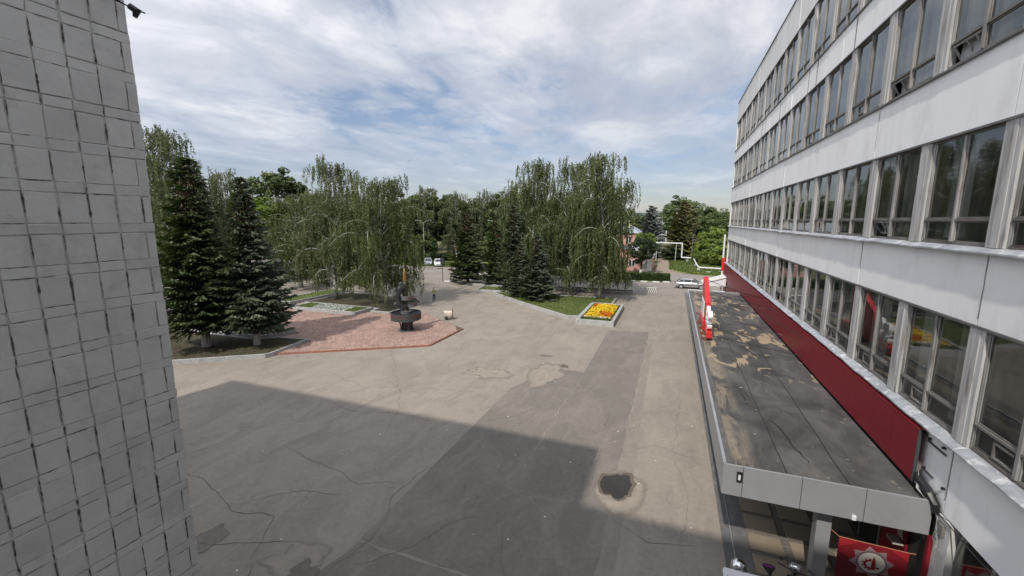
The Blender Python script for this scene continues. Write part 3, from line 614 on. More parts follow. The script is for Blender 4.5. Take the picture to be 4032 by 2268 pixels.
# ------------------------------------------------------------------ monument
def text_mesh(txt, size, ext=.02, space=1.0):
    cu = bpy.data.curves.new('t', 'FONT'); cu.body = txt; cu.size = size; cu.extrude = ext; cu.space_character = space; cu.align_x = 'CENTER'; cu.align_y = 'CENTER'; cu.resolution_u = 3
    o = bpy.data.objects.new('t', cu); col.objects.link(o); dg = bpy.context.evaluated_depsgraph_get(); me = bpy.data.meshes.new_from_object(o.evaluated_get(dg))
    bpy.data.objects.remove(o); bpy.data.curves.remove(cu); return me
def add_text(name, txt, size, m, parent, fn, ext=.02, space=1.0, bold=.0):
    me = text_mesh(txt, size, ext, space)
    for v_ in me.vertices: v_.co = fn(v_.co)
    me.materials.clear(); me.materials.append(m); o = bpy.data.objects.new(name, me); col.objects.link(o); o.parent = parent; return o
mo = empty('monument', 'dark steel monument of half a gear and a tall brass-tipped cartridge in a lettered bowl', 'monument', (-21.1, 30.0, .10), R(65))
# local frame: x points away along the gear plane, camera is towards local (-.50,-.87)
CAM_A = math.atan2(-30.0, 21.1) - R(65)
b = MB().lathe([(1.24, 0), (1.28, 0), (1.28, .62), (1.24, .62)], (0, 0, 1.0), 56, cap=False)
b.lathe([(.0, .0), (1.245, .0), (1.245, .05), (0, .05)], (0, 0, 1.0), 56, 0, False); b.ob('bowl', M['steel'], mo, smooth=False)
MB().lathe([(0, 0), (1.235, 0), (1.235, .02), (0, .02)], (0, 0, 1.5), 40, cap=False).ob('basin', M['black'], mo)
MB().lathe([(.42, 0), (.42, 1.05)], (0, 0, 0), 20).ob('core', M['black'], mo)
prof = [(.62, 0), (.66, .0), (.66, .03), (.58, .1), (.55, .3), (.56, .5), (.62, .68), (.75, .84), (1.0, .96), (1.27, 1.02), (1.27, 1.0)]
for k in range(4):      # curved sheet legs, arcs of a flared skirt
    a0 = CAM_A + R(20) + k * PI / 2; b = MB(); n = 8; pr = [(.64, 0), (.56, .1), (.53, .3), (.54, .5), (.60, .68), (.74, .84), (1.0, .97), (1.26, 1.03)]
    wds = [.34, .28, .25, .25, .28, .36, .5, .62]
    vs = []
    for (r_, z), wa in zip(pr, wds):
        for j in range(n + 1): q = a0 + (j / n - .5) * 2 * wa; vs.append((r_ * math.cos(q), r_ * math.sin(q), z))
    for (r_, z), wa in zip(pr, wds):
        for j in range(n + 1): q = a0 + (j / n - .5) * 2 * wa; vs.append(((r_ - .05) * math.cos(q), (r_ - .05) * math.sin(q), z))
    m_ = len(pr); F = []
    for i in range(m_ - 1):
        for j in range(n):
            F.append((i * (n + 1) + j, i * (n + 1) + j + 1, (i + 1) * (n + 1) + j + 1, (i + 1) * (n + 1) + j))
            o_ = m_ * (n + 1); F.append((o_ + i * (n + 1) + j, o_ + (i + 1) * (n + 1) + j, o_ + (i + 1) * (n + 1) + j + 1, o_ + i * (n + 1) + j + 1))
        for j in (0, n): F.append((i * (n + 1) + j, (i + 1) * (n + 1) + j, m_ * (n + 1) + (i + 1) * (n + 1) + j, m_ * (n + 1) + i * (n + 1) + j))
    b.add(vs, F); b.ob('leg', M['steel'], mo)
MB().lathe([(.75, 0), (.75, .03), (.62, .05)], (0, 0, 0), 30).ob('base_plate', M['footing'], mo)
# cartridge
MB().lathe([(.44, 0), (.44, .16), (.46, .17), (.46, .22), (.3, .22)], (0, 0, 1.5), 30).ob('flange', M['footing'], mo)
MB().lathe([(.27, 1.7), (.27, 1.78), (.23, 1.80), (.23, 1.9), (.265, 1.94), (.265, 2.1), (.235, 3.2), (.175, 3.95), (.16, 4.32)], (0, 0, 0), 28).ob('case', M['olive'], mo, smooth=True)
MB().lathe([(.165, 4.32), (.172, 4.35), (.16, 4.5), (.14, 4.78), (.10, 5.10), (.05, 5.33), (.015, 5.4)], (0, 0, 0), 28).ob('bullet', M['brass'], mo, smooth=True)
# half gear in the local xz plane, left (towards -x) half
def gear_half(ro, rt, ri, teeth, a0, a1):
    outer = []; n = teeth; st = (a1 - a0) / n
    for k in range(n):
        s = a0 + k * st
        for f, r_ in ((0, ro), (.22, ro), (.34, rt), (.66, rt), (.78, ro)): outer.append((s + f * st, r_))
    outer.append((a1, ro)); return [(r_ * math.cos(a), r_ * math.sin(a)) for a, r_ in outer], [(ri * math.cos(a), ri * math.sin(a)) for a, r_ in outer]
oo, ii = gear_half(.98, 1.22, .66, 5, R(92), R(268)); n = len(oo); b = MB(); T = .15; zc = 3.05
vs = [(x, -T, z + zc) for x, z in oo] + [(x, -T, z + zc) for x, z in ii] + [(x, T, z + zc) for x, z in oo] + [(x, T, z + zc) for x, z in ii]
F = []
for i in range(n - 1):
    F += [(i, i + 1, n + i + 1, n + i), (2 * n + i, 3 * n + i, 3 * n + i + 1, 2 * n + i + 1), (i, 2 * n + i, 2 * n + i + 1, i + 1), (n + i, n + i + 1, 3 * n + i + 1, 3 * n + i)]
F += [(0, n, 3 * n, 2 * n), (n - 1, 3 * n - 1, 4 * n - 1, 2 * n - 1)]
b.add(vs, F); b.ob('gear', M['steel'], mo)
ra = [R(95) + R(170) * k / 24 for k in range(25)]; b = MB()
for r0, r1, t_ in ((.56, .72, .20),):
    o1 = [(r1 * math.cos(a), r1 * math.sin(a)) for a in ra]; i1 = [(r0 * math.cos(a), r0 * math.sin(a)) for a in ra]; n = len(ra)
    vs = [(x, -t_, z + zc) for x, z in o1] + [(x, -t_, z + zc) for x, z in i1] + [(x, t_, z + zc) for x, z in o1] + [(x, t_, z + zc) for x, z in i1]; F = []
    for i in range(n - 1): F += [(i, i + 1, n + i + 1, n + i), (2 * n + i, 3 * n + i, 3 * n + i + 1, 2 * n + i + 1), (i, 2 * n + i, 2 * n + i + 1, i + 1), (n + i, n + i + 1, 3 * n + i + 1, 3 * n + i)]
    b.add(vs, F)
b.ob('gear_rim', M['black'], mo)
# two curved ribbons with the years
def band(cx_, cy_, r_, a0, a1, z0, z1, name='ribbon'):
    b = MB(); n = 16; vs = []
    for rr in (r_, r_ - .03):
        for z in (z0, z1):
            for k in range(n + 1): a = a0 + (a1 - a0) * k / n; vs.append((cx_ + rr * math.cos(a), cy_ + rr * math.sin(a), z))
    q = n + 1; F = []
    for k in range(n): F += [(k, k + 1, q + k + 1, q + k), (2 * q + k, 3 * q + k, 3 * q + k + 1, 2 * q + k + 1), (q + k, q + k + 1, 3 * q + k + 1, 3 * q + k), (k, 2 * q + k, 2 * q + k + 1, k + 1)]
    b.add(vs, F); return b.ob(name, M['ribbonsteel'], mo, smooth=False)
band(.10, 0, .62, CAM_A - R(62), CAM_A + R(62), 2.72, 3.08); band(.52, 0, .55, CAM_A - R(80), CAM_A + R(90), 2.12, 2.48)
def wrap(cx_, cy_, r_, ac, z0):
    return lambda c: Vector((cx_ + (r_ + c.z) * math.cos(ac + c.x / r_), cy_ + (r_ + c.z) * math.sin(ac + c.x / r_), z0 + c.y))
add_text('year_lettering', '1941', .34, M['letter'], mo, wrap(.10, 0, .635, CAM_A + R(26), 2.90), .012)
add_text('year_lettering', '1945', .34, M['letter'], mo, wrap(.52, 0, .565, CAM_A + R(28), 2.30), .012)
for wd_, da in (('ВОЛОДАРЦАМ', -43), ('–', 11), ('ГЕРОЯМ', 45), ('ТЫЛА', 93)): add_text('bowl_lettering', wd_, .265, M['letter'], mo, wrap(0, 0, 1.285, CAM_A + R(da), 1.36), .012, 1.02)

# ------------------------------------------------------------------ long white factory building
D = 5.94
fb = empty('factory_building', 'long white panelled factory block with four bands of old wooden windows', 'building', (0, 0, 0))
SILL = [4.80, 8.93, 13.06, 17.0]; HEAD = [7.37, 11.46, 15.78, 19.96]; TOP = 22.0; Y0, Y1 = -1.19, 53.9
Y1g = 54.6
# spandrel panels, 6 m long
def panels(z0, z1, ys, x=D, th=.25, m='panel', name='wall_panel', tilt=.0):
    for a, c in zip(ys[:-1], ys[1:]):
        dx = ((int(a * 7) * 13) % 5 - 2) * .004
        MB().box(x + dx, x + th, a + .012, c - .012, z0, z1).ob(name, M[m], fb, bevel=.008)
seam = [-1.19, 5.25, 11.25, 17.3, 23.4, 29.4, 35.45, 41.45, 47.5, 53.9]
panels(3.08, SILL[0] - .06, seam); panels(HEAD[0], SILL[1] - .06, seam); panels(HEAD[1], SILL[2] - .05, seam)
panels(HEAD[2], SILL[3] - .05, [-1.19, 5.2, 11.2, 14.3, 17.3, 20.3, 21.5, 23.4, 24.9, 26.2, 29.4, 30.9, 32.3, 35.4, 36.9, 38.2, 41.4, 44.4, 47.5, 50.5, 53.9])
panels(HEAD[3], TOP, seam, m='parapet', name='parapet_panel')
for y in (11.2, 12.6, 14.3, 15.4, 20.3, 24.9, 26.2, 30.9, 32.3, 36.9, 38.2, 44.4):
    MB().box(D - .006, D + .02, y - .045, y + .045, HEAD[2] + .02, SILL[3] - .08).ob('joint_strip', M['stripdirty'], fb)
for y, z0, z1 in ((17.3, 8.0, 8.8), (11.25, 3.4, 4.6), (23.4, 12.0, 12.6), (17.3, 11.7, 12.9), (11.25, 7.5, 8.8), (29.4, 7.5, 8.1)):
    b = MB(); ribbon2 = [(y + mnoise.noise(Vector((z * 3, y, 0))) * .03, z) for z in [z0 + (z1 - z0) * k / 10 for k in range(11)]]
    b.add([(D - .004, q + .012, z) for q, z in ribbon2] + [(D - .004, q - .012, z) for q, z in ribbon2], [(k, k + 1, 12 + k, 11 + k) for k in range(10)]); b.ob('joint_crack', M['stripdirty'], fb)
#: thin flaking strips of render
MB().box(D - .05, D + .5, Y0, Y1 + .05, TOP, TOP + .07).ob('parapet_cap', M['tindark'], fb)
MB().box(D + .251, D + 14, Y0, Y1, TOP - .3, TOP - .2).ob('roof', M['footing'], fb)
# backing behind joints and end wall and back
MB().box(D + .06, D + .24, Y0, Y1, 3.1, 4.7).ob('backing', M['seam'], fb)
for z0, z1 in ((HEAD[0] + .02, SILL[1] - .1), (HEAD[1] + .02, SILL[2] - .1), (HEAD[2] + .02, SILL[3] - .1), (HEAD[3] + .02, TOP - .02)):
    MB().box(D + .06, D + .24, Y0 + .1, Y1 - .1, z0, z1).ob('backing', M['seam'], fb)
MB().box(D + .02, D + 14, Y1, Y1 + .25, 0, TOP - .02).ob('end_wall', M['panel'], fb)
MB().box(D + 13.8, D + 14, Y0, Y1, 0, TOP - .1).ob('rear_wall', M['panel'], fb)
b = MB()
for z in [0.02, 4.0, 8.1, 12.2, 16.2, 20.4]: b.box(D + .26, D + 7.5, Y0, Y1 - .05, z, z + .22)
b.ob('floor_slab', M['floorin'], fb)
MB().box(D + 7.5, D + 7.6, Y0, Y1 - .05, 0, 21).ob('corridor_wall', M['greyrender'], fb)
# sill flashings
def flash(z, dep, drop, m, yy0=Y0, yy1=Y1, lump=.02):
    b = MB(); n = int((yy1 - yy0) / .35); vs = []
    for k in range(n + 1):
        y = yy0 + (yy1 - yy0) * k / n; e = mnoise.noise(Vector((0, y * .9, z))) * lump; e2 = mnoise.noise(Vector((3, y * 2.1, z))) * lump
        vs += [(D + .16, y, z + .04), (D - dep * .15, y, z + .01 + e * .4), (D - dep + e2, y, z - drop + e), (D - dep + e2, y, z - drop - .035 + e), (D + .02, y, z - drop - .04)]
    F = []
    for k in range(n):
        for j in range(4): F.append((k * 5 + j, (k + 1) * 5 + j, (k + 1) * 5 + j + 1, k * 5 + j + 1))
    b.add(vs, F); return b.ob('sill_flashing', M[m], fb)
flash(SILL[0], .19, .06, 'tin', lump=.035); flash(SILL[1], .17, .06, 'tin', lump=.035); flash(SILL[2], .07, .03, 'tindark'); flash(SILL[3], .06, .03, 'tindark')
for z in HEAD: MB().box(D - .015, D + .16, Y0, Y1, z - .05, z - .003).ob('head_flashing', M['tindark'], fb)
# pillars between windows
rp = random.Random(4); PIT = 3.02; YP = [11.46 + PIT * k for k in range(-4, 14)]   # far edges
pm = []
for k in range(3):
    b = MB(); b.box(0, .20, -.50, 0, 0, 1); b.box(-.012, 0, -.36, -.14, 0, 1); pm.append(b.mesh('pillar', M['pillar']))
for z0, z1 in zip(SILL, HEAD):
    for k, y in enumerate(YP):
        linkmesh('pillar', pm[k % 3], fb, (D + .02, y, z0 + .03), (0, 0, 0), (1, 1, z1 - z0 - .08))
        if z0 == SILL[3] or z0 == SILL[2]:
            pass
# corner post at the far end
MB().box(D + .02, D + .2, Y1 - .4, Y1, 0, TOP - .02).ob('corner_pilaster', M['panel'], fb)
# window prototypes (bay width W, height by band)
W = PIT - .50
def frame_mesh(H_, style):
    b = MB(); f = .052; t0, t1 = 0.07, .15
    b.box(t0, t1, 0, f, 0, H_); b.box(t0, t1, W - f, W, 0, H_); b.box(t0, t1, f, W - f, 0, f, 1); b.box(t0, t1, f, W - f, H_ - f, H_, 1)
    return b
def make_window(H_, kind):
    """returns list of (name, mesh, mats) in bay space: x depth, y along, z up"""
    P = []; tr = .56; c = W / 2
    P.append(('frame', frame_mesh(H_, 0).mesh('frame', [M['wood'], M['woodh']])))
    P.append(('mullion', MB().box(.045, .155, c - .04, c + .04, .065, H_ - .065).mesh('mullion', M['wood'])))
    P.append(('transom', MB().box(.055, .15, .075, c - .04, tr - .024, tr + .024).box(.055, .15, c + .04, W - .052, tr - .024, tr + .024).mesh('transom', M['woodh'])))
    s = .034; b = MB()
    for y0, y1 in ((.052, c - .04), (c + .04, W - .052)):
        for z0, z1 in ((tr + .024, H_ - .052), (.052, tr - .024)):
            if kind == 'open' and y0 > c and z0 < tr: continue
            b.box(.085, .125, y0, y0 + s, z0, z1); b.box(.085, .125, y1 - s, y1, z0, z1); b.box(.085, .125, y0 + s, y1 - s, z0, z0 + s, 1); b.box(.085, .125, y0 + s, y1 - s, z1 - s, z1, 1)
    P.append(('sash', b.mesh('sash', [M['wood'], M['woodh']])))
    for y0, y1 in ((.08, c - .07), (c + .07, W - .08)):
        for z0, z1 in ((tr + .055, H_ - .08), (.08, tr - .055)):
            if kind == 'open' and y0 > c and z0 < tr: continue
            P.append(('pane', MB().add([(.105, y0, z0), (.105, y1, z0), (.105, y1, z1), (.105, y0, z1)], [(0, 3, 2, 1)]).mesh('pane', M['glass'])))
    if kind == 'open':
        y0, y1 = c + .055, W - .075; b = MB(); a = R(28)
        def tilt(q): return [(.10 + (.44 - z) * math.sin(a) * 1.0, y, .52 - (.52 - z) * math.cos(a)) for (x, y, z) in q]
        bb = MB()
        for (ya, yb, za, zb) in ((y0, y0 + s, .08, .52), (y1 - s, y1, .08, .52), (y0 + s, y1 - s, .08, .13), (y0 + s, y1 - s, .47, .52), (y0 + .3, y0 + .33, .13, .47), (y0 + .62, y0 + .65, .13, .47)): bb.box(-.02, .02, ya, yb, za, zb)
        bb.v = [(.10 + x * math.cos(a) + (.52 - z) * math.sin(a), y, .52 - (.52 - z) * math.cos(a) + x * math.sin(a)) for x, y, z in bb.v]
        P.append(('open_sash', bb.mesh('open_sash', M['wood'])))
    if kind == 'vent':
        y0, y1 = c + .105, W - .125; b = MB().box(.075, .13, y0 + .5, y0 + .55, .125, tr - .09); b.box(.07, .11, y0, y0 + .5, .13, .17); b.box(.07, .11, y0, y0 + .5, tr - .14, tr - .1)
        P.append(('vent_sash', b.mesh('vent_sash', M['woodh'])))
    return P
def curtain_mesh(H_, segs):
    b = MB()
    for y0, y1 in segs:
        n = max(3, int((y1 - y0) / .05)); vs = []
        for k in range(n + 1): y = y0 + (y1 - y0) * k / n; x = .34 + .035 * math.sin(y * 38) + .015 * math.sin(y * 91); vs += [(x, y, .12), (x, y, H_ - .12)]
        b.add(vs, [(2 * k, 2 * k + 2, 2 * k + 3, 2 * k + 1) for k in range(n)])
    return b
WK = {}
for bi, (z0, z1) in enumerate(zip(SILL, HEAD)):
    for kd_ in ('plain', 'open', 'vent'): WK[bi, kd_] = make_window(z1 - z0 - .05, kd_)
CS = [[(.1, .75), (1.5, 2.35)], [(.1, 2.4)], [(.15, .45), (1.0, 1.45), (2.1, 2.4)], [(.1, 1.2)], [(1.35, 2.4)], []]
CM = {}
for bi, (z0, z1) in enumerate(zip(SILL, HEAD)):
    for j, s_ in enumerate(CS):
        if s_: CM[bi, j] = curtain_mesh(z1 - z0 - .05, s_).mesh('curtain', M['curtain'])
for bi, (z0, z1) in enumerate(zip(SILL, HEAD)):
    for k, y in enumerate(YP[:-1] + [YP[-1]]):
        if y + W > Y1 - .35 and k == len(YP) - 1: continue
        kind = 'plain'
        if (bi, k) in ((1, 5), (0, 9)): kind = 'open'
        elif bi >= 2 and rp.random() < .45: kind = 'open' if rp.random() < .3 else 'vent'
        elif rp.random() < .2: kind = 'vent'
        wn = bpy.data.objects.new('window', WK[bi, kind][0][1]); col.objects.link(wn); wn.parent = fb; wn.location = (D, y, z0 + .03)
        for nm, me in WK[bi, kind][1:]: linkmesh(nm, me, wn)
        j = (rp.choice([1, 1, 1, 0, 3, 4]) if bi >= 2 else rp.choice([0, 2, 2, 5, 3, 4, 5]))
        if (bi, j) in CM:
            o = linkmesh('curtain', CM[bi, j], wn)
            o.location = (rp.uniform(-.08, .1), 0, 0)
            if rp.random() < .25: o.material_slots[0].link = 'OBJECT'; o.material_slots[0].material = M['cream']
            if bi == 1 and k % 3 == 0: o.material_slots[0].link = 'OBJECT'; o.material_slots[0].material = M['curtaingreen']
# ground floor: glazed band nearer than the entrance, red cladding beyond
GW = make_window(3.08 - .6, 'plain')
for y in (11.46 - 3.02, 11.46 - 6.04, 11.46 - 9.06):
    o = linkmesh('pillar', pm[0], fb, (D + .02, y, .6), (0, 0, 0), (1, 1, 2.45))
    wn = bpy.data.objects.new('window', GW[0][1]); col.objects.link(wn); wn.parent = fb; wn.location = (D, y, .6)
    for nm, me in GW[1:]: linkmesh(nm, me, wn)
linkmesh('pillar', MB().box(-.05, .25, -.6, -.12, 0, 3.05).mesh('pillar', M['whitewash']), fb, (D + .02, 11.46, 0))
MB().box(D, D + .25, Y0, 11.3, 0, .6).ob('plinth', M['footing'], fb)
MB().box(D - .02, D + .2, 11.33, 53.9, 0, 3.1).ob('lower_wall', M['seam'], fb)
# burgundy cladding panels
cl = MB().box(-.05, 0, .004, 1.186, 0, 1.32).mesh('cladding_panel', M['red'])
nP = 35
for k in range(nP):
    y = 12.2 + k * 1.19
    linkmesh('cladding_panel', cl, fb, (5.80, y, 3.26), (0, 0, 0))
MB().box(5.80, 5.93, 12.2, 53.85, 3.3, 3.36).box(5.80, 5.93, 12.2, 53.85, 4.46, 4.50).ob('cladding_rail', M['steel'], fb)
MB().box(5.745, 5.81, 12.17, 12.2, 3.26, 4.58).ob('cladding_end', M['steel'], fb)
MB().box(5.74, 5.93, 12.2, 53.85, 4.581, 4.60).ob('cladding_cap', M['redshade'], fb)
cl2 = MB().box(-.05, 0, .004, 1.186, .12, 2.95).mesh('cladding_panel', M['red'])
for k in range(nP):
    y = 12.2 + k * 1.19
    if k in (1, 2, 3): continue
    linkmesh('cladding_panel', cl2, fb, (5.90, y, 0), (0, 0, 0))
for k in range(nP):
    y = 12.2 + k * 1.19
    if y > 41.2: linkmesh('cladding_panel', MB().box(-.05, 0, .004, 1.186, 2.96, 3.25).mesh('cladding_panel', M['red']) if k == 25 else bpy.data.meshes['cladding_panel.002'] if 'cladding_panel.002' in bpy.data.meshes else cl2, fb, (5.80, y, 0))
MB().box(5.84, 5.98, 11.335, 11.44, 0, 2.40).ob('entrance_jamb', M['redshade'], fb)
# entrance doors
dr = MB().box(5.86, 5.90, 13.42, 16.95, 0, 2.45).ob('door', M['black'], fb)
for y in (13.4, 14.55, 15.15, 16.3, 16.95): MB().box(5.82, 5.855, y, y + .05, 0, 2.45).ob('door_frame', M['steellight'], dr)
for y in (14.5, 15.3): MB().tube([(5.80, y, .9), (5.74, y, .95), (5.74, y, 1.5), (5.80, y, 1.55)], .012).ob('handle', M['chrome'], dr)
# panel edge details: support bars and bolts near the cladding end
MB().box(5.90, 5.935, 11.45, 12.12, 4.36, 4.39).ob('bracket', M['steel'], fb); MB().box(5.90, 5.935, 11.75, 12.12, 3.63, 3.66).ob('bracket', M['steel'], fb)
for y, z in ((11.5, 4.48), (11.3, 3.62), (12.05, 4.42), (12.1, 3.66)): MB().box(5.88, 5.935, y, y + .05, z, z + .05).ob('bolt', M['black'], fb)
# black cable duct bent along the wall at the canopy corner
b = MB(); b.tube([(5.84, 12.15, 3.5), (5.80, 11.95, 3.42), (5.84, 11.75, 3.36), (5.80, 11.5, 3.34), (5.86, 11.36, 3.2), (5.86, 11.3, 3.02)], [.06, .09, .10, .10, .08, .05], 8)
tag(b.ob('cable_duct', M['black']), 'crumpled black cable duct lying where the canopy roof meets the white wall', 'duct')
b = MB()
for s in range(5):
    r_ = random.Random(s); b.tube([(5.82, 12.1, 3.6 - s * .02), (5.72 - .01 * s, 11.8, 3.31), (5.70, 11.5, 3.27), (5.80, 11.34, 3.2), (5.86 + .02 * s, 11.25, 3.0 - .08 * s), (5.84, 11.2 - .03 * s, 2.75 - .1 * s), (5.86, 11.3, 2.45)], .005, 5)
tag(b.ob('cable_bundle', M['kerb']), 'tangle of pale cables hanging at the corner of the canopy', 'cables')
b = MB(); b.box(5.86, 5.955, 11.02, 11.26, 2.66, 2.92); tag(b.ob('junction_box', M['woodh']), 'brown junction box on the white pillar under the cable tangle', 'junction box')
b = MB()
for s in range(2): b.tube([(5.86, 11.3, 3.05), (5.88, 10.9, 3.06 + .08 * s), (5.89, 10.2, 3.0 + .02 * s), (5.90, 9.2, 3.04), (5.91, 7.5, 2.96), (5.91, 5, 2.9)], .009, 5)
tag(b.ob('wall_cable', M['black']), 'two thin dark cables sagging along the bottom of the white wall', 'cable')
# far corner post
e = empty('corner_pole', 'tall cream pipe with a red box standing at the far corner of the white building', 'pole', (5.68, 54.6, 0))
MB().tube([(0, 0, 0), (0, 0, 7.9)], .10, 10).ob('pipe', M['kerbwhite'], e); MB().box(-.12, .22, -.12, .12, 3.7, 5.2).ob('red_box', M['signred'], e)
# awning at far end
aw = empty('porch', 'small white sloped porch on the far end of the red clad wall', 'porch', (0, 0, 0))
MB().add([(3.6, 51, 2.35), (5.75, 51, 2.35), (5.75, 51, 3.30), (3.6, 51, 2.62), (3.6, 53.4, 2.35), (5.75, 53.4, 2.35), (5.75, 53.4, 3.30), (3.6, 53.4, 2.62)],
         [(0, 1, 2, 3), (4, 7, 6, 5), (0, 3, 7, 4), (1, 5, 6, 2), (0, 4, 5, 1)]).ob('cheek', M['white'], aw)
MB().add([(3.4, 50.9, 2.56), (5.77, 50.9, 3.33), (5.77, 53.6, 3.33), (3.4, 53.6, 2.56), (3.4, 50.9, 2.62), (5.77, 50.9, 3.39), (5.77, 53.6, 3.39), (3.4, 53.6, 2.62)],
         [(0, 3, 2, 1), (4, 5, 6, 7), (0, 1, 5, 4), (1, 2, 6, 5), (2, 3, 7, 6), (3, 0, 4, 7)]).ob('roof', M['kerbwhite'], aw)
for k in range(14): MB().box(3.68 + k * .15, 3.695 + k * .15, 50.992, 51.0, 2.36, 2.60 + k * .045).ob('siding_rib', M['kerb'], aw)
for y in (51.1, 53.3): MB().box(3.62, 3.70, y - .04, y + .04, 0, 2.35).ob('post', M['kerbwhite'], aw)

# ------------------------------------------------------------------ entrance canopy
cp = empty('entrance_canopy', 'long flat-roofed entrance canopy with grey fascia along the white building', 'canopy', (0, 0, 0))
X0, X1, YA, YB, ZB, ZT = 1.58, 5.74, 11.42, 41.0, 2.4, 3.2
MB().box(X0 + .06, X1, YA + .06, YB - .06, ZB + .1, ZT - .03).ob('roof_deck', M['roof'], cp)
# bitumen upturn along edges, irregular
b = MB(); n = 110; vs = []
for k in range(n + 1):
    y = YA + .07 + (YB - YA - .14) * k / n; e = mnoise.noise(Vector((1, y * 1.3, 2))) * .03
    vs += [(X0 + .055, y, ZT + .035), (X0 + .12 + e, y, ZT + .02), (X0 + .25 + e * 1.6, y, ZT - .022)]
b.add(vs, [(3 * k + j, 3 * k + 3 + j, 3 * k + 4 + j, 3 * k + 1 + j) for k in range(n) for j in range(2)]); b.ob('roof_upturn', M['tindark'], cp)
# roll joints of the roofing felt
for x in (3.05, 4.35):
    b = MB(); n = 90; vs = []
    for k in range(n + 1):
        y = YA + .1 + (YB - YA - .2) * k / n; e = mnoise.noise(Vector((x, y * .8, 5))) * .04; vs += [(x + e - .012, y, ZT - .027), (x + e, y, ZT - .023), (x + e + .02, y, ZT - .027)]
    b.add(vs, [(3 * k + j, 3 * k + 3 + j, 3 * k + 4 + j, 3 * k + 1 + j) for k in range(n) for j in range(2)]); b.ob('felt_seam', M['black'], cp)
for k, (pts, wd) in enumerate([([(3.62, 12.3), (3.5, 13.2), (3.42, 14.2), (3.25, 14.9)], .09), ([(2.75, 15.8), (2.62, 17.4)], .08), ([(2.9, 19.5), (2.8, 21.2)], .07), ([(4.0, 21.5), (3.7, 23)], .06)]):
    b = MB(); ribbon(b, pts, wd, ZT - .012, 80 + k); b.ob('tar_strip', M['black'], cp)
xs = [X0, 2.05, 3.34, 4.63, 5.86]
for a, c in zip(xs[:-1], xs[1:]): MB().box(a + .006, c - .006, YA, YA + .05, ZB, ZT + .05).ob('fascia_panel', M['alu'], cp, bevel=.006)
MB().box(X0 + .02, 5.85, YA + .052, YA + .07, ZB + .02, ZT).ob('fascia_backing', M['seam'], cp)
ys = [YA + .052 + (YB - YA - .05) * k / 22 for k in range(23)]
fpm = MB().box(0, .045, .005, (YB - YA - .05) / 22 - .005, 0, ZT + .05 - ZB).mesh('fascia_panel', M['alu'])
for a in ys[:-1]: linkmesh('fascia_panel', fpm, cp, (X0, a, ZB))
MB().box(X0 - .004, X0 + .07, YA + .02, YB, ZT + .052, ZT + .075).box(X0, 5.84, YB - .05, YB + .05, ZB, ZT + .07).ob('edge_trim', M['steellight'], cp)
MB().box(X0, 4.6, YB - .02, YB + .10, ZT + .071, ZT + .12).ob('end_trim', M['kerbwhite'], cp)
MB().box(X0 + .05, 5.85, YA + .08, YB - .06, ZB - .005, ZB + .08).ob('soffit', M['alu'], cp)
for y in (11.85, 17.8, 23.8, 29.8, 35.8): MB().box(3.87, 4.19, y, y + .32, .02, ZB - .007).ob('column', M['alu'], cp, bevel=.01)
# box light in fascia corner and small white sensor
e = empty('recessed_light', 'small square light fitting set in the grey fascia corner', 'light fitting', (0, 0, 0))
MB().ring([(1.90, 2.84), (2.03, 2.84), (2.03, 3.10), (1.90, 3.10)], [(1.92, 2.86), (2.01, 2.86), (2.01, 3.08), (1.92, 3.08)], 0, .05).xf(Matrix(((1, 0, 0, 0), (0, 0, -1, 11.42), (0, 1, 0, 0), (0, 0, 0, 1)))).ob('casing', M['black'], e)
MB().box(1.921, 2.009, 11.405, 11.415, 2.861, 3.079).ob('recess', M['seam'], e); MB().box(1.94, 1.99, 11.392, 11.404, 2.88, 3.02).ob('lamp', M['white'], e)
tag(MB().box(4.39, 4.48, 11.36, 11.418, 2.42, 2.54).ob('sensor_box', M['white'], bevel=.01), 'small white box fixed under the bottom edge of the grey fascia', 'sensor')

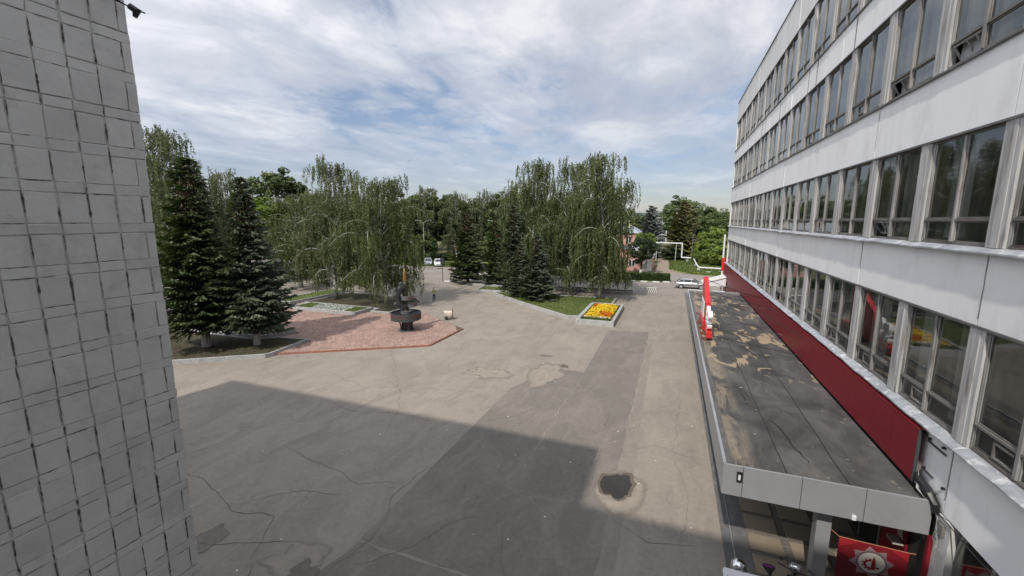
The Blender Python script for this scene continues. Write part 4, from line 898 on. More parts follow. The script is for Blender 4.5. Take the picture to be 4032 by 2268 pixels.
# rooftop sign
sg = empty('rooftop_sign', 'red rooftop sign with white rounded letters standing on the canopy roof', 'sign', (0, 0, 0))
MB().box(1.98, 2.27, 24.0, 30.2, ZT + .12, ZT + .42).ob('base_beam', M['signred'], sg, bevel=.01)
MB().box(2.0, 2.25, 24.02, 30.18, ZT + .05, ZT + .118).ob('skid', M['black'], sg)
b = MB(); prf = [(26.1, 3.62), (26.1, 4.88), (28.9, 6.0), (29.1, 6.0), (29.1, 3.62)]
vs = [(2.0, y, z) for y, z in prf] + [(2.26, y, z) for y, z in prf]; b.add(vs, [(0, 1, 2, 3, 4), (9, 8, 7, 6, 5)] + [(i, 5 + i, 5 + (i + 1) % 5, (i + 1) % 5) for i in range(5)])
b.ob('red_letter', M['signred'], sg, bevel=.01)
def letter3(cx_, y0, y1, z0, z1, name):   # rounded figure like a thick curved 3 / S, extruded along x
    b = MB(); pts = []; n = 14
    for c, rr, a0, a1 in (((y0 + y1) / 2, (y1 - y0) / 2, -150, 90), ):
        pass
    w2 = (y1 - y0) / 2; h4 = (z1 - z0) / 4; path = []
    for k in range(n + 1): a = R(200 - 290 * k / n); path.append(((y0 + y1) / 2 + math.cos(a) * (w2 - .12), z1 - h4 + math.sin(a) * (h4 - .11)))
    for k in range(n + 1): a = R(90 - 290 * k / n); path.append(((y0 + y1) / 2 + math.cos(a) * (w2 - .12), z0 + h4 + math.sin(a) * (h4 - .11)))
    m_ = len(path); L = []; Rr = []
    for i, p in enumerate(path):
        q0 = Vector(path[max(0, i - 1)]); q1 = Vector(path[min(m_ - 1, i + 1)]); d = (q1 - q0).normalized(); nn = Vector((-d.y, d.x)) * .11; L.append(Vector(p) + nn); Rr.append(Vector(p) - nn)
    xa, xb = cx_; vs = [(xa, q.x, q.y) for q in L] + [(xa, q.x, q.y) for q in Rr] + [(xb, q.x, q.y) for q in L] + [(xb, q.x, q.y) for q in Rr]; F = []
    for i in range(m_ - 1): F += [(i, i + 1, m_ + i + 1, m_ + i), (2 * m_ + i, 3 * m_ + i, 3 * m_ + i + 1, 2 * m_ + i + 1), (i, 2 * m_ + i, 2 * m_ + i + 1, i + 1), (m_ + i, m_ + i + 1, 3 * m_ + i + 1, 3 * m_ + i)]
    F += [(0, m_, 3 * m_, 2 * m_), (m_ - 1, 3 * m_ - 1, 4 * m_ - 1, 2 * m_ - 1)]
    b.add(vs, F); b.ob(name, M['white'], sg)
letter3((2.04, 2.26), 24.35, 25.15, 3.625, 4.65, 'white_letter'); letter3((2.04, 2.22), 25.3, 26.05, 3.625, 4.75, 'white_letter')
MB().box(1.93, 1.98, 26.4, 28.2, 3.9, 4.85).ob('white_letter', M['white'], sg, bevel=.02)
MB().box(1.90, 1.975, 25.6, 29.0, 3.35, 3.88).ob('red_backing', M['signred'], sg)
for y in (24.1, 25.2, 26.5, 28.0): MB().box(1.74, 2.24, y, y + .06, ZT + .0, ZT + .05).box(1.74, 1.95, y + .01, y + .05, ZT + .05, ZT + .14).ob('support', M['rust'], sg)
for k, (a, c, sag) in enumerate([((2.26, 24.1, 3.45), (5.74, 21.6, 3.5), .02), ((2.26, 26.4, 3.6), (5.74, 25.2, 3.55), .03), ((2.26, 28.5, 4.6), (5.74, 26.9, 4.55), .1), ((2.26, 28.9, 5.2), (5.74, 28.8, 4.35), .12),
                                 ((2.26, 29.1, 5.8), (5.74, 31.0, 4.5), .1), ((4.2, 31.4, 4.55), (5.74, 22.0, 4.3), .1)]):
    a, c = Vector(a), Vector(c); p = [a.lerp(c, t_ / 8) - Vector((0, 0, sag * 4 * (t_ / 8) * (1 - t_ / 8))) for t_ in range(9)]
    tag(MB().tube(p, .016, 5).ob('guy_cable', M['black']), ['lowest guy cable, from the near end of the red rooftop sign', 'low cable from beside the white letters to the clad wall', 'upper cable from the near part of the tall red letter', 'cable from the middle of the tall red letter to the clad wall', 'farthest cable, from the far end of the red rooftop sign', 'cable crossing the canopy roof lengthwise above the others'][k], 'cable', 'cables between the rooftop sign and the wall')

# banner at entrance
bn = empty('banner', 'red banner with a gear and cartridge emblem hung on a rope under the canopy', 'banner', (4.34, 11.75, 0))
def sheetxz(name, pts, y, m, par, z0=0):
    return MB().add([(x, y, z) for x, z in pts] + [(x, y + .004, z) for x, z in pts], [tuple(range(len(pts))), tuple(range(2 * len(pts) - 1, len(pts) - 1, -1))] + [(i, len(pts) + i, len(pts) + (i + 1) % len(pts), (i + 1) % len(pts)) for i in range(len(pts))]).ob(name, m, par)
BW, BZ1, BZ0 = 1.40, 1.66, .30
sheetxz('cloth', [(0, BZ0), (BW, BZ0), (BW, BZ1 - .04), (0, BZ1)], 0, M['banner'], bn)
sheetxz('light_corner', [(.004, BZ1 - .24), (.42, BZ1 - .03), (.30, BZ1 - .012), (.004, BZ1 - .004)], -.006, M['bannerlight'], bn)
sheetxz('light_corner', [(BW - .38, BZ1 - .04), (BW - .03, BZ1 - .24), (BW - .004, BZ1 - .26), (BW - .004, BZ1 - .045)], -.006, M['bannerlight'], bn)
sheetxz('dark_corner', [(.004, BZ0 + .01), (BW - .01, BZ0 + .01), (BW - .01, BZ0 + .5), (.75, BZ0 + .72), (.004, BZ0 + .98)], -.006, M['bannerdark'], bn)
cxx, czz = .70, BZ1 - .50
st = []
for k in range(16): a = R(22.5 * k + 45 / 4 * 0); r_ = .46 if k % 2 == 0 else .33; st.append((cxx + r_ * math.cos(a + R(9)), czz + r_ * math.sin(a + R(9)) * .95))
sheetxz('emblem_star', st, -.012, M['emblemgrey'], bn)
circ = lambda r_, n=36: [(cxx + r_ * math.cos(2 * PI * k / n), czz + r_ * math.sin(2 * PI * k / n)) for k in range(n)]
sheetxz('emblem_ring', circ(.315), -.018, M['emblemring'], bn); sheetxz('emblem_disc', circ(.27), -.024, M['emblemwhite'], bn)
g_o, g_i = gear_half(.125, .165, .08, 6, R(75), R(285)); gx_, gz_ = cxx - .03, czz - .04
b = MB(); n = len(g_o); b.add([(gx_ + x, -.030, gz_ + z) for x, z in g_o] + [(gx_ + x, -.030, gz_ + z) for x, z in g_i], [(i, i + 1, n + i + 1, n + i) for i in range(n - 1)]); b.ob('emblem_gear', M['banner'], bn)
sheetxz('emblem_cartridge', [(cxx - .005, czz - .17), (cxx + .075, czz - .17), (cxx + .085, czz - .02), (cxx + .07, czz + .10), (cxx + .035, czz + .20), (cxx + .01, czz + .10), (cxx - .005, czz - .02)], -.034, M['banner'], bn)
sheetxz('emblem_bar', [(cxx + .09, czz - .12), (cxx + .16, czz - .12), (cxx + .16, czz - .08), (cxx + .09, czz - .08)], -.034, M['banner'], bn)
tag(MB().tube([(4.19, 11.95, 1.72), (4.34, 11.75, 1.675), (5.74, 11.75, 1.63), (5.86, 11.75, 1.64)], .009, 5).ob('rope', M['rope']), 'orange rope the red banner hangs from', 'rope')
tag(MB().box(5.62, 5.84, 12.25, 12.6, 1.45, 1.5).add([(5.84, 12.3, 1.55), (5.84, 12.6, 1.55), (5.83, 12.55, 1.9), (5.83, 12.42, 1.95)], [(0, 1, 2, 3)]).ob('torn_notice', M['emblemwhite']), 'torn pale paper notice on the dark red wall behind the banner', 'notice')
tag(MB().add([(5.84, 13.0, 1.7), (5.84, 13.2, 1.6), (5.83, 13.25, 1.85), (5.83, 13.1, 2.0)], [(0, 1, 2, 3)]).ob('paper_scrap', M['emblemwhite']), 'small scrap of pale paper stuck beside the dark entrance doors', 'paper')

# ------------------------------------------------------------------ things at the entrance
e = empty('litter_bin', 'black litter bin with a shiny domed lid beside the entrance path', 'bin', (2.06, 10.95, .02))
MB().lathe([(.15, 0), (.17, .05), (.18, .66), (.17, .68)], n=24).ob('bin_body', M['black'], e, smooth=False)
MB().lathe([(.20, .68), (.205, .72), (.19, .80), (.14, .88), (.07, .92), (0, .93)], n=28).ob('lid', M['chrome'], e, smooth=True)
MB().box(-.09, .09, -.2, -.12, .70, .80).ob('opening', M['black'], e)
e = empty('white_panel', 'white board with a rounded corner on two posts in front of the litter bin', 'board', (0, 0, 0))
pts = [(1.62, 9.6), (2.75, 9.6), (2.75, 10.50)] + [(1.70 - .08 * math.sin(R(a)), 10.42 + .08 * math.cos(R(a))) for a in (0, 30, 60, 90)]
MB().prism(pts, .98, 1.01).ob('board', M['white'], e); MB().box(1.8, 1.85, 10.1, 10.15, .0, .98).box(2.5, 2.55, 10.1, 10.15, 0, .98).ob('post', M['steel'], e)
for x, y in ((1.70, 10.25), (1.72, 10.15)): MB().lathe([(.012, 0), (.01, .008)], (x, y, 1.01), 8).ob('screw', M['steel'], e)
def wheel(par, c, r_, axis='x', w_=.03, name='wheel'):
    o = bpy.data.objects.new(name, None); 
    b = MB(); n = 28; vs = []
    for k in range(n):
        a = 2 * PI * k / n
        for j in range(8): q = 2 * PI * j / 8; rr = r_ - w_ + w_ * math.cos(q); vs.append((w_ * math.sin(q), rr * math.cos(a), rr * math.sin(a)))
    b.add(vs, [(k * 8 + j, k * 8 + (j + 1) % 8, ((k + 1) % n) * 8 + (j + 1) % 8, ((k + 1) % n) * 8 + j) for k in range(n) for j in range(8)])
    t_ = b.ob('wheel', M['rubber'], par, smooth=True, loc=c)
    b = MB()
    for k in range(14): a = 2 * PI * k / 14; b.tube([(0, 0, 0), (0, math.cos(a) * (r_ - w_ * 1.5), math.sin(a) * (r_ - w_ * 1.5))], .003, 4)
    b.lathe([(.03, -.03), (.03, .03)], n=10); b.v = b.v; b.ob('spokes', M['chrome'], t_)
    return t_
bk = empty('bicycle', 'bicycle with a black and purple saddle parked by the entrance slabs', 'bicycle', (2.68, 10.58, .03), R(-4))
wheel(bk, (0, .2, .33), .33); wheel(bk, (0, 1.25 - 2.1, .33), .33)
b = MB()
for q in ([(0, .2, .33), (0, .45 - .45, .62), (0, -.02 + .42, .75)],): pass
b.tube([(0, .2, .33), (0, .32, .80)], .012); b.tube([(0, .05, .33), (0, -.28, .28), (0, .36, .92)], .014); b.tube([(0, -.28, .28), (0, -.72, .72)], .018); b.tube([(0, .30, .74), (0, -.70, .80)], .016)
b.tube([(0, -.72, .85), (0, -.70, .70), (0, -.85, .33)], .016); b.tube([(0, .2, .33), (0, -.28, .28)], .012); b.ob('bike_frame', M['steel'], bk)
b = MB(); b.add([(-.02, .30, 0), (.02, .30, 0), (.09, -.0, .0), (.10, .10 - .04, 0), (0, .62, 0)], []); 
sv = [(0, .04, .95), (.04, .10, .96), (.06, .20, .965), (.14, .32, .975), (.155, .40, .97), (.07, .44, .965), (-.07, .44, .965), (-.155, .40, .97), (-.14, .32, .975), (-.06, .20, .965), (-.04, .10, .96)]
b = MB(); n = len(sv); b.add(sv + [(x * .8, y, z - .06) for x, y, z in sv], [tuple(range(n)), tuple(range(2 * n - 1, n - 1, -1))] + [(i, n + i, n + (i + 1) % n, (i + 1) % n) for i in range(n)])
s_ = b.ob('saddle', M['black'], bk, bevel=.015); MB().tube([(-.13, .37, .968), (0, .34, .97), (.13, .37, .968)], [.012, .022, .012], 6).ob('saddle_stripe', M['purple'], s_)
b = MB(); b.tube([(-.06, -.05 + .5, .70), (-.06, .66, .70), (.06, .66, .70), (.06, .3, .70)], .008); b.tube([(-.06, .5, .70), (.06, .5, .70)], .006); b.tube([(0, .6, .7), (0, .2, .33)], .006); b.ob('rack', M['chrome'], bk)
b = MB(); b.tube([(-.26, -.66, .98), (-.1, -.74, 1.0), (.1, -.74, 1.0), (.26, -.66, .98)], .012); b.ob('handlebar', M['chrome'], bk)
mp_ = empty('moped', 'black moped with chrome headlamp and clear windscreen parked beside the bicycle', 'moped', (3.12, 10.55, .03), R(-20))
wheel(mp_, (0, .55, .27), .27, w_=.05); wheel(mp_, (0, -.7, .27), .27, w_=.05)
MB().lathe([(.02, 0), (.13, .02), (.15, .07), (.13, .14), (.05, .18)], (0, 0, 0), 20).xf(Matrix.Translation((0, .45, .95)) @ Matrix.Rotation(R(-70), 4, 'X')).ob('headlamp', M['chrome'], mp_, smooth=True)
MB().lathe([(0, 0), (.12, .0), (.12, .015), (0, .03)], (0, 0, 0), 20).xf(Matrix.Translation((0, .60, 1.02)) @ Matrix.Rotation(R(-50), 4, 'X')).ob('lamp_glass', M['headlight'], mp_)
MB().box(-.16, .16, .15, .42, .45, .88).ob('leg_shield', M['black'], mp_, bevel=.05); MB().box(-.13, .13, -.85, -.1, .62, .78).ob('seat', M['black'], mp_, bevel=.05)
MB().box(-.14, .14, -.8, .15, .30, .45).ob('footboard', M['black'], mp_, bevel=.03)
b = MB(); b.tube([(-.36, .30, 1.12), (-.2, .36, 1.05), (.0, .36, 1.02), (.2, .36, 1.05), (.36, .30, 1.12)], .014); b.tube([(0, .36, 1.02), (0, .55, .30)], .025); b.ob('handlebar', M['black'], mp_)
for s_ in (-1, 1): MB().tube([(s_ * .2, .36, 1.06), (s_ * .27, .36, 1.2)], .006).lathe([(.05, 0), (.05, .01)], (s_ * .28, .36, 1.2), 10).ob('mirror', M['chrome'], mp_)
b = MB(); n = 8; vs = []
for k in range(n + 1): t_ = k / n; x = .12 + .42 * t_; vs += [(x, .38 + .10 * math.sin(t_ * PI), .85), (x, .38 + .08 * math.sin(t_ * PI), .85 + .32 * math.sin(PI * (.12 + .76 * t_)))]
b.add(vs, [(2 * k, 2 * k + 2, 2 * k + 3, 2 * k + 1) for k in range(n)]); b.ob('windscreen', M['screen'], mp_)

# ------------------------------------------------------------------ tiled wing and the building behind the camera
tw = empty('tiled_wing', 'wing of the near building faced with cracked grey painted tiles, filling the left edge', 'building', (0, 0, 0))
XW, YW, ZW = -5.2, 2.925, 14.95
MB().box(-27, XW - .011, -14, YW - .012, -.05, ZW).ob('wall', M['grout'], tw)
MB().box(-27.1, XW + .05, -14, YW + .05, ZW, ZW + .1).ob('coping', M['tindark'], tw)
def tile_mesh(w_, h_, s, d=.012):
    b = MB(); r_ = random.Random(s); n = 5; ed = []
    def edge(a, c, k):
        out = []
        for j in range(k): t_ = j / k; out.append((a[0] + (c[0] - a[0]) * t_ + r_.uniform(-1, 1) * .0035, a[1] + (c[1] - a[1]) * t_ + r_.uniform(-1, 1) * .003))
        return out
    q = [(0, 0), (w_, 0), (w_, h_), (0, h_)]
    for i in range(4): ed += edge(q[i], q[(i + 1) % 4], 3)
    m_ = len(ed); cc_ = (w_ / 2, h_ / 2); bv = .005
    inn = [(x + (cc_[0] - x) * bv / (w_ / 2), y + (cc_[1] - y) * bv / (h_ / 2)) for x, y in ed]
    vs = [(-.004, y, z) for y, z in ed] + [(d - .004, y, z) for y, z in ed] + [(d, y, z) for y, z in inn]
    F = [(i, (i + 1) % m_, m_ + (i + 1) % m_, m_ + i) for i in range(m_)] + [(m_ + i, m_ + (i + 1) % m_, 2 * m_ + (i + 1) % m_, 2 * m_ + i) for i in range(m_)] + [tuple(range(2 * m_, 3 * m_))]
    b.add(vs, F); return b
PR, SH, PC, NC = .3728, .0988, .2184, .0936
TH = PR - SH
def tiles(zlo, zhi, ncol, c0=0, single=True, parent=None):
    """one row = tall tiles with a thin strip course above"""
    r_ = random.Random(11 + int(zlo)); jm = MB(); dj = MB(); jv = []; cache = {}
    k0 = math.floor((9.474 - zhi) / PR); k1 = math.ceil((9.474 - zlo) / PR)
    for k in range(k0, k1):
        zt = 9.474 - PR * k             # top of strip
        for kind in ('strip', 'tile'):
            z1_ = zt if kind == 'strip' else zt - SH; h_ = SH if kind == 'strip' else TH
            cols_ = []
            if kind == 'tile': cols_ = [(YW - NC, NC)] + [(YW - NC - PC * (j + 1), PC) for j in range(ncol)]
            else: cols_ = [(YW - NC - PC, NC + PC)] + [(YW - NC - PC * (j + 1), PC) for j in range(1, ncol)]
            for ci, (y0, w_) in enumerate(cols_):
                if ci < c0: continue
                if z1_ - h_ < -.05 or z1_ > ZW: continue
                gv = r_.choice([.003, .012, .016, .020]); gh = r_.choice([-.002, .003, .006, .010])
                ww, hh = round(w_ - gv, 4), round(h_ - gh, 4); vi = r_.randrange(6)
                if single:
                    key = (kind, ww, hh, vi % 3)
                    if key not in cache: cache[key] = tile_mesh(ww, hh, int(ww * 9000 + hh * 31000) + vi * 7).mesh('tile' if kind == 'tile' else 'tile_strip', M['tile'], var=(vi / 5))
                    linkmesh('tile' if kind == 'tile' else 'tile_strip', cache[key], tw, (XW - .011 + r_.uniform(-.002, .003), y0 + gv / 2 + r_.uniform(-.003, .003), z1_ - h_ + gh / 2 + r_.uniform(-.0015, .0015)), (r_.uniform(-.008, .008), r_.uniform(-.008, .008), r_.uniform(-.008, .008)))
                else:
                    d_ = .012 + r_.uniform(-.003, .003); n0 = len(jm.f)
                    jm.box(XW - .011, XW - .011 + d_, y0 + gv / 2, y0 + w_ - gv / 2, z1_ - h_ + gh / 2, z1_ - gh / 2); jv += [vi / 5] * (len(jm.f) - n0)
            # crumbled dark joints
            for ci, (y0, w_) in enumerate(cols_):
                if ci < c0: continue
                for vert in (True, False):
                    if r_.random() > (.85 if vert and kind == 'tile' else .5 if vert else .6): continue
                    L_ = h_ if vert else w_; a0 = r_.uniform(0, .5) * L_ if r_.random() < .6 else 0; a1 = min(L_, a0 + r_.uniform(.45, 1.1) * L_); n_ = max(3, int((a1 - a0) / .02)); wmax = r_.uniform(.004, .009) if vert else r_.uniform(.0015, .0045)
                    L1 = []; L2 = []
                    for q in range(n_ + 1):
                        t_ = q / n_; p = a0 + (a1 - a0) * t_; ww = wmax * (.35 + 1.0 * abs(mnoise.noise(Vector((p * 22, y0 * 9, z1_ * 5)))) * 1.6) * r_.uniform(.6, 1.2) * min(1, .3 + 5 * min(t_, 1 - t_)); e_ = r_.uniform(-.0018, .0018)
                        if vert: L1.append((XW + .0045, y0 + e_ - ww, z1_ - h_ + p)); L2.append((XW + .0045, y0 + e_ + ww, z1_ - h_ + p))
                        else: L1.append((XW + .0047, y0 + p, z1_ + e_ - ww)); L2.append((XW + .0047, y0 + p, z1_ + e_ + ww))
                    dj.add(L1 + L2, [(q, q + 1, n_ + 2 + q, n_ + 1 + q) for q in range(n_)])
    o = dj.ob('joints', M['gap'], tw); o['kind'] = 'stuff'
    if not single: o = jm.ob('tiles', M['tile'], tw, var=jv); o['kind'] = 'stuff'
tiles(5.0, 11.75, 7)
ka = math.floor((9.474 - 11.75) / PR); kb_ = math.ceil((9.474 - 5.0) / PR)
tiles(9.474 - PR * (kb_ + 14) - .01, 9.474 - PR * kb_ - .01, 18, single=False); tiles(9.474 - PR * ka + .01, ZW, 18, single=False); tiles(9.474 - PR * kb_ + .01, 9.474 - PR * ka - .01, 18, c0=8, single=False)
mb_ = empty('near_building', 'building the view is taken from, behind the camera', 'building', (0, 0, 0))
MB().box(XW - .03, 5.9, -14, -1.2, 0, 15.5).ob('wall', M['panel'], mb_); MB().box(-60, -27, -14, -3.2, 0, 9).ob('side_wall', M['greyrender'], mb_)
# wire clamp on the wing's edge
e = empty('wire_anchor', 'black wire with a clamp sticking out at the top of the tiled wall edge', 'wire', (0, 0, 0))
MB().tube([(-5.17, 2.35, 11.69), (-5.165, 2.6, 11.64), (-5.14, 2.9, 11.585), (-5.08, 3.02, 11.555)], .007, 6).tube([(-5.168, 2.5, 11.70), (-5.14, 2.85, 11.60)], .005, 5).ob('wire', M['black'], e)
MB().tube([(-5.16, 2.93, 11.60), (-5.12, 2.97, 11.56), (-5.13, 2.95, 11.50)], [.03, .04, .02], 8).ob('clamp', M['black'], e)

# ------------------------------------------------------------------ foliage
def quads(C, U, Vv, a, b_):
    U = U * a[:, None]; Vv = Vv * b_[:, None]
    V = np.empty((len(C), 4, 3)); V[:, 0] = C - U - Vv; V[:, 1] = C + U - Vv; V[:, 2] = C + U + Vv; V[:, 3] = C - U + Vv; return V.reshape(-1, 3)
def rand_dirs(rs, n):
    d = rs.normal(size=(n, 3)); return d / np.linalg.norm(d, axis=1)[:, None]
def perp(d, rs):
    r_ = rand_dirs(rs, len(d)); u = np.cross(d, r_); return u / (np.linalg.norm(u, axis=1)[:, None] + 1e-9)
def birch_meshes(seed, H_, Rr, prof, nl=34, leaf=.085, lean=0.0, strand=(1.2, 3.4), dens=1.0, zbase=.12):
    rs = np.random.RandomState(seed); tb = MB(); lb = MB()
    tp = [(lean * H_ * t_ ** 1.5 + .25 * math.sin(t_ * 5 + seed), .2 * math.sin(t_ * 4 + seed * 2) - .2 * math.sin(seed * 2), H_ * .96 * t_) for t_ in np.linspace(0, 1, 12)]
    tp = [(x - .25 * math.sin(seed), y, z) for x, y, z in tp]
    tb.tube(tp, [max(.02, .24 * (1 - t_) ** .8 * H_ / 16) for t_ in np.linspace(0, 1, 12)], 8)
    C = []; var = []; TP = np.array(tp)
    def trunk(z): return np.array([np.interp(z, TP[:, 2], TP[:, 0]), np.interp(z, TP[:, 2], TP[:, 1]), z])
    for k in range(nl):
        t_ = zbase + (1 - zbase) * ((k + rs.rand()) / nl) ** .9; z0 = t_ * H_ * .95; az = k * 2.4 + rs.uniform(-.4, .4)
        L = Rr * np.interp(t_, prof[0], prof[1]) * rs.uniform(.6, 1.28); rise = (.35 + .9 * t_ ** 2) * L * rs.uniform(.6, 1.2)
        s = np.linspace(0, 1, 9); d = np.array([math.cos(az), math.sin(az), 0]); base = trunk(z0)
        top = H_ * 1.0
        cz = rise * np.sin(s * PI * .62) - .42 * L * s ** 3 * (1.2 - t_)
        pts = base + d * (L * s)[:, None] + np.array([-d[1], d[0], 0]) * (np.sin(s * 3 + k) * .12 * L)[:, None]; pts[:, 2] += cz
        pts[:, 2] = np.minimum(pts[:, 2], top)
        lb.tube([tuple(p) for p in pts], [max(.012, .068 * (1 - .8 * q) * (1 - .5 * t_) * H_ / 16) for q in s], 5)
        ns = int((12 + 9 * L) * dens * (1 if t_ < .7 else .6))
        for j in range(ns):
            q = rs.uniform(.12, 1) ** .75; p0 = np.array([np.interp(q, s, pts[:, i]) for i in range(3)])
            off = rs.normal(size=3) * np.array([.34, .34, .22]) * (.45 + .2 * L); p0 = p0 + off
            SL = rs.uniform(*strand) * (.45 + .7 * (1 - t_ * .6)); SL = min(SL, max(.3, p0[2] - rs.uniform(.9, 2.2)))
            nleaf = max(3, int(SL / (.043))); zs = -np.linspace(0, SL, nleaf); wv = rs.uniform(0, 6)
            c = np.empty((nleaf, 3)); c[:, 0] = p0[0] + .07 * np.sin(zs * 2 + wv) + rs.normal(size=nleaf) * .055; c[:, 1] = p0[1] + .07 * np.cos(zs * 1.7 + wv) + rs.normal(size=nleaf) * .055
            c[:, 2] = p0[2] + zs + rs.normal(size=nleaf) * .03
            if q > .6: c[:, :2] += d[:2] * (.15 * np.sqrt(-zs / (SL + .01)))[:, None]
            C.append(c); var.append(np.clip(rs.uniform(.15, .85) + rs.normal(size=nleaf) * .18, 0, 1))
    C = np.concatenate(C); var = np.concatenate(var); n = len(C)
    Vd = np.tile(np.array([0, 0, 1.]), (n, 1)) + rs.normal(size=(n, 3)) * .45; Vd /= np.linalg.norm(Vd, axis=1)[:, None]; U = perp(Vd, rs)
    sz = leaf * rs.uniform(.6, 1.3, n)
    return tb.mesh('trunk', M['bark'], True), lb.mesh('limbs', M['limb'], True), np_mesh('crown', quads(C, U, Vd, sz * .52, sz * .95), 4, var, M['birch'])
pr_w = ([0, .15, .35, .6, .8, .95, 1], [.5, .85, 1.0, .92, .72, .38, .15]); pr_n = ([0, .2, .5, .8, 1], [.4, .8, 1, .7, .2])
BM = [birch_meshes(1, 16.5, 3.8, pr_w, 44, .066, strand=(.7, 2.6)), birch_meshes(2, 14.0, 4.9, pr_w, 44, .066, zbase=.16, strand=(.7, 2.8)), birch_meshes(3, 17, 4.0, pr_w, 42, .068, lean=.02, strand=(.9, 3.2)), birch_meshes(4, 15, 3.4, pr_n, 34, .072, strand=(.8, 2.4), dens=.85)]
def place_tree(meshes, names, label, cat, x, y, s, sz=None, rz=0, z=0, group=None, mats=None, name='tree'):
    e = empty(name, label, cat, (x, y, z), rz, group); e.scale = (s, s, sz or s)
    for k, (nm, me) in enumerate(zip(names, meshes)):
        q_ = linkmesh(nm, me, e, mats=[mats[k]] if mats and mats[k] else None)
        if nm == 'cones': q_['kind'] = 'stuff'
    return e
BN = ('trunk', 'limb', 'crown')
def birch(v_, label, x, y, H_, Rr, rz=0, z=.2, group=None, leaf=None):
    H0, R0 = [(16.5, 3.8), (14, 4.9), (17, 4.0), (15, 3.4)][v_]
    return place_tree(BM[v_], BN, label, 'birch tree', x, y, Rr / R0, H_ / H0, rz, z, group, mats=(None, None, leaf or None), name='birch_tree')
g2 = M['birch2']
birch(2, 'tall weeping birch behind the large spruce, half hidden by the tiled wall', -61.8, 36, 21.0, 5.6, 1.0, leaf=g2)
birch(3, 'smaller birch showing between the two front spruce tops', -62.9, 44, 16.5, 4.2, 2.0, leaf=g2)
birch(0, 'slender birch with a thin see-through top left of the monument birch', -37.4, 39.2, 16.2, 4.3, 3.5, leaf=g2)
birch(1, 'wide weeping birch whose branches hang behind the monument', -29.45, 38.43, 13.6, 5.3, .3)
birch(1, 'low birch with pale arching limbs between spruce and slender birch', -56, 55, 13.6, 5.6, 2.2)
birch(3, 'birch filling the gap behind the slender and the wide birch', -44.5, 52, 14.0, 4.0, 4.0)
birch(0, 'drooping birch over the left grass bed', -48, 44, 12.5, 4.5, 5.0)
birch(2, 'tall birch with bare white crook, left of the lawn island group', -17.1, 54, 17.2, 4.1, .9)
birch(0, 'tall birch at the middle of the lawn island group', -12.6, 55.2, 17.0, 4.3, 2.6)
birch(2, 'tallest birch at the right end of the lawn island, its trunk in the lawn', -7.8, 49.9, 16.9, 3.8, 4.1, .3)
birch(0, 'birch hanging low over the bed by the striped concrete block', -8.2, 56.2, 14.8, 2.7, 5.2)
birch(3, 'pale green thin birch at the left edge of the island group', -23.0, 62, 15.5, 3.6, .2, leaf=g2)
birch(1, 'broad low birch behind the lawn island trunks', -11.8, 52.6, 12.4, 4.4, 1.4)

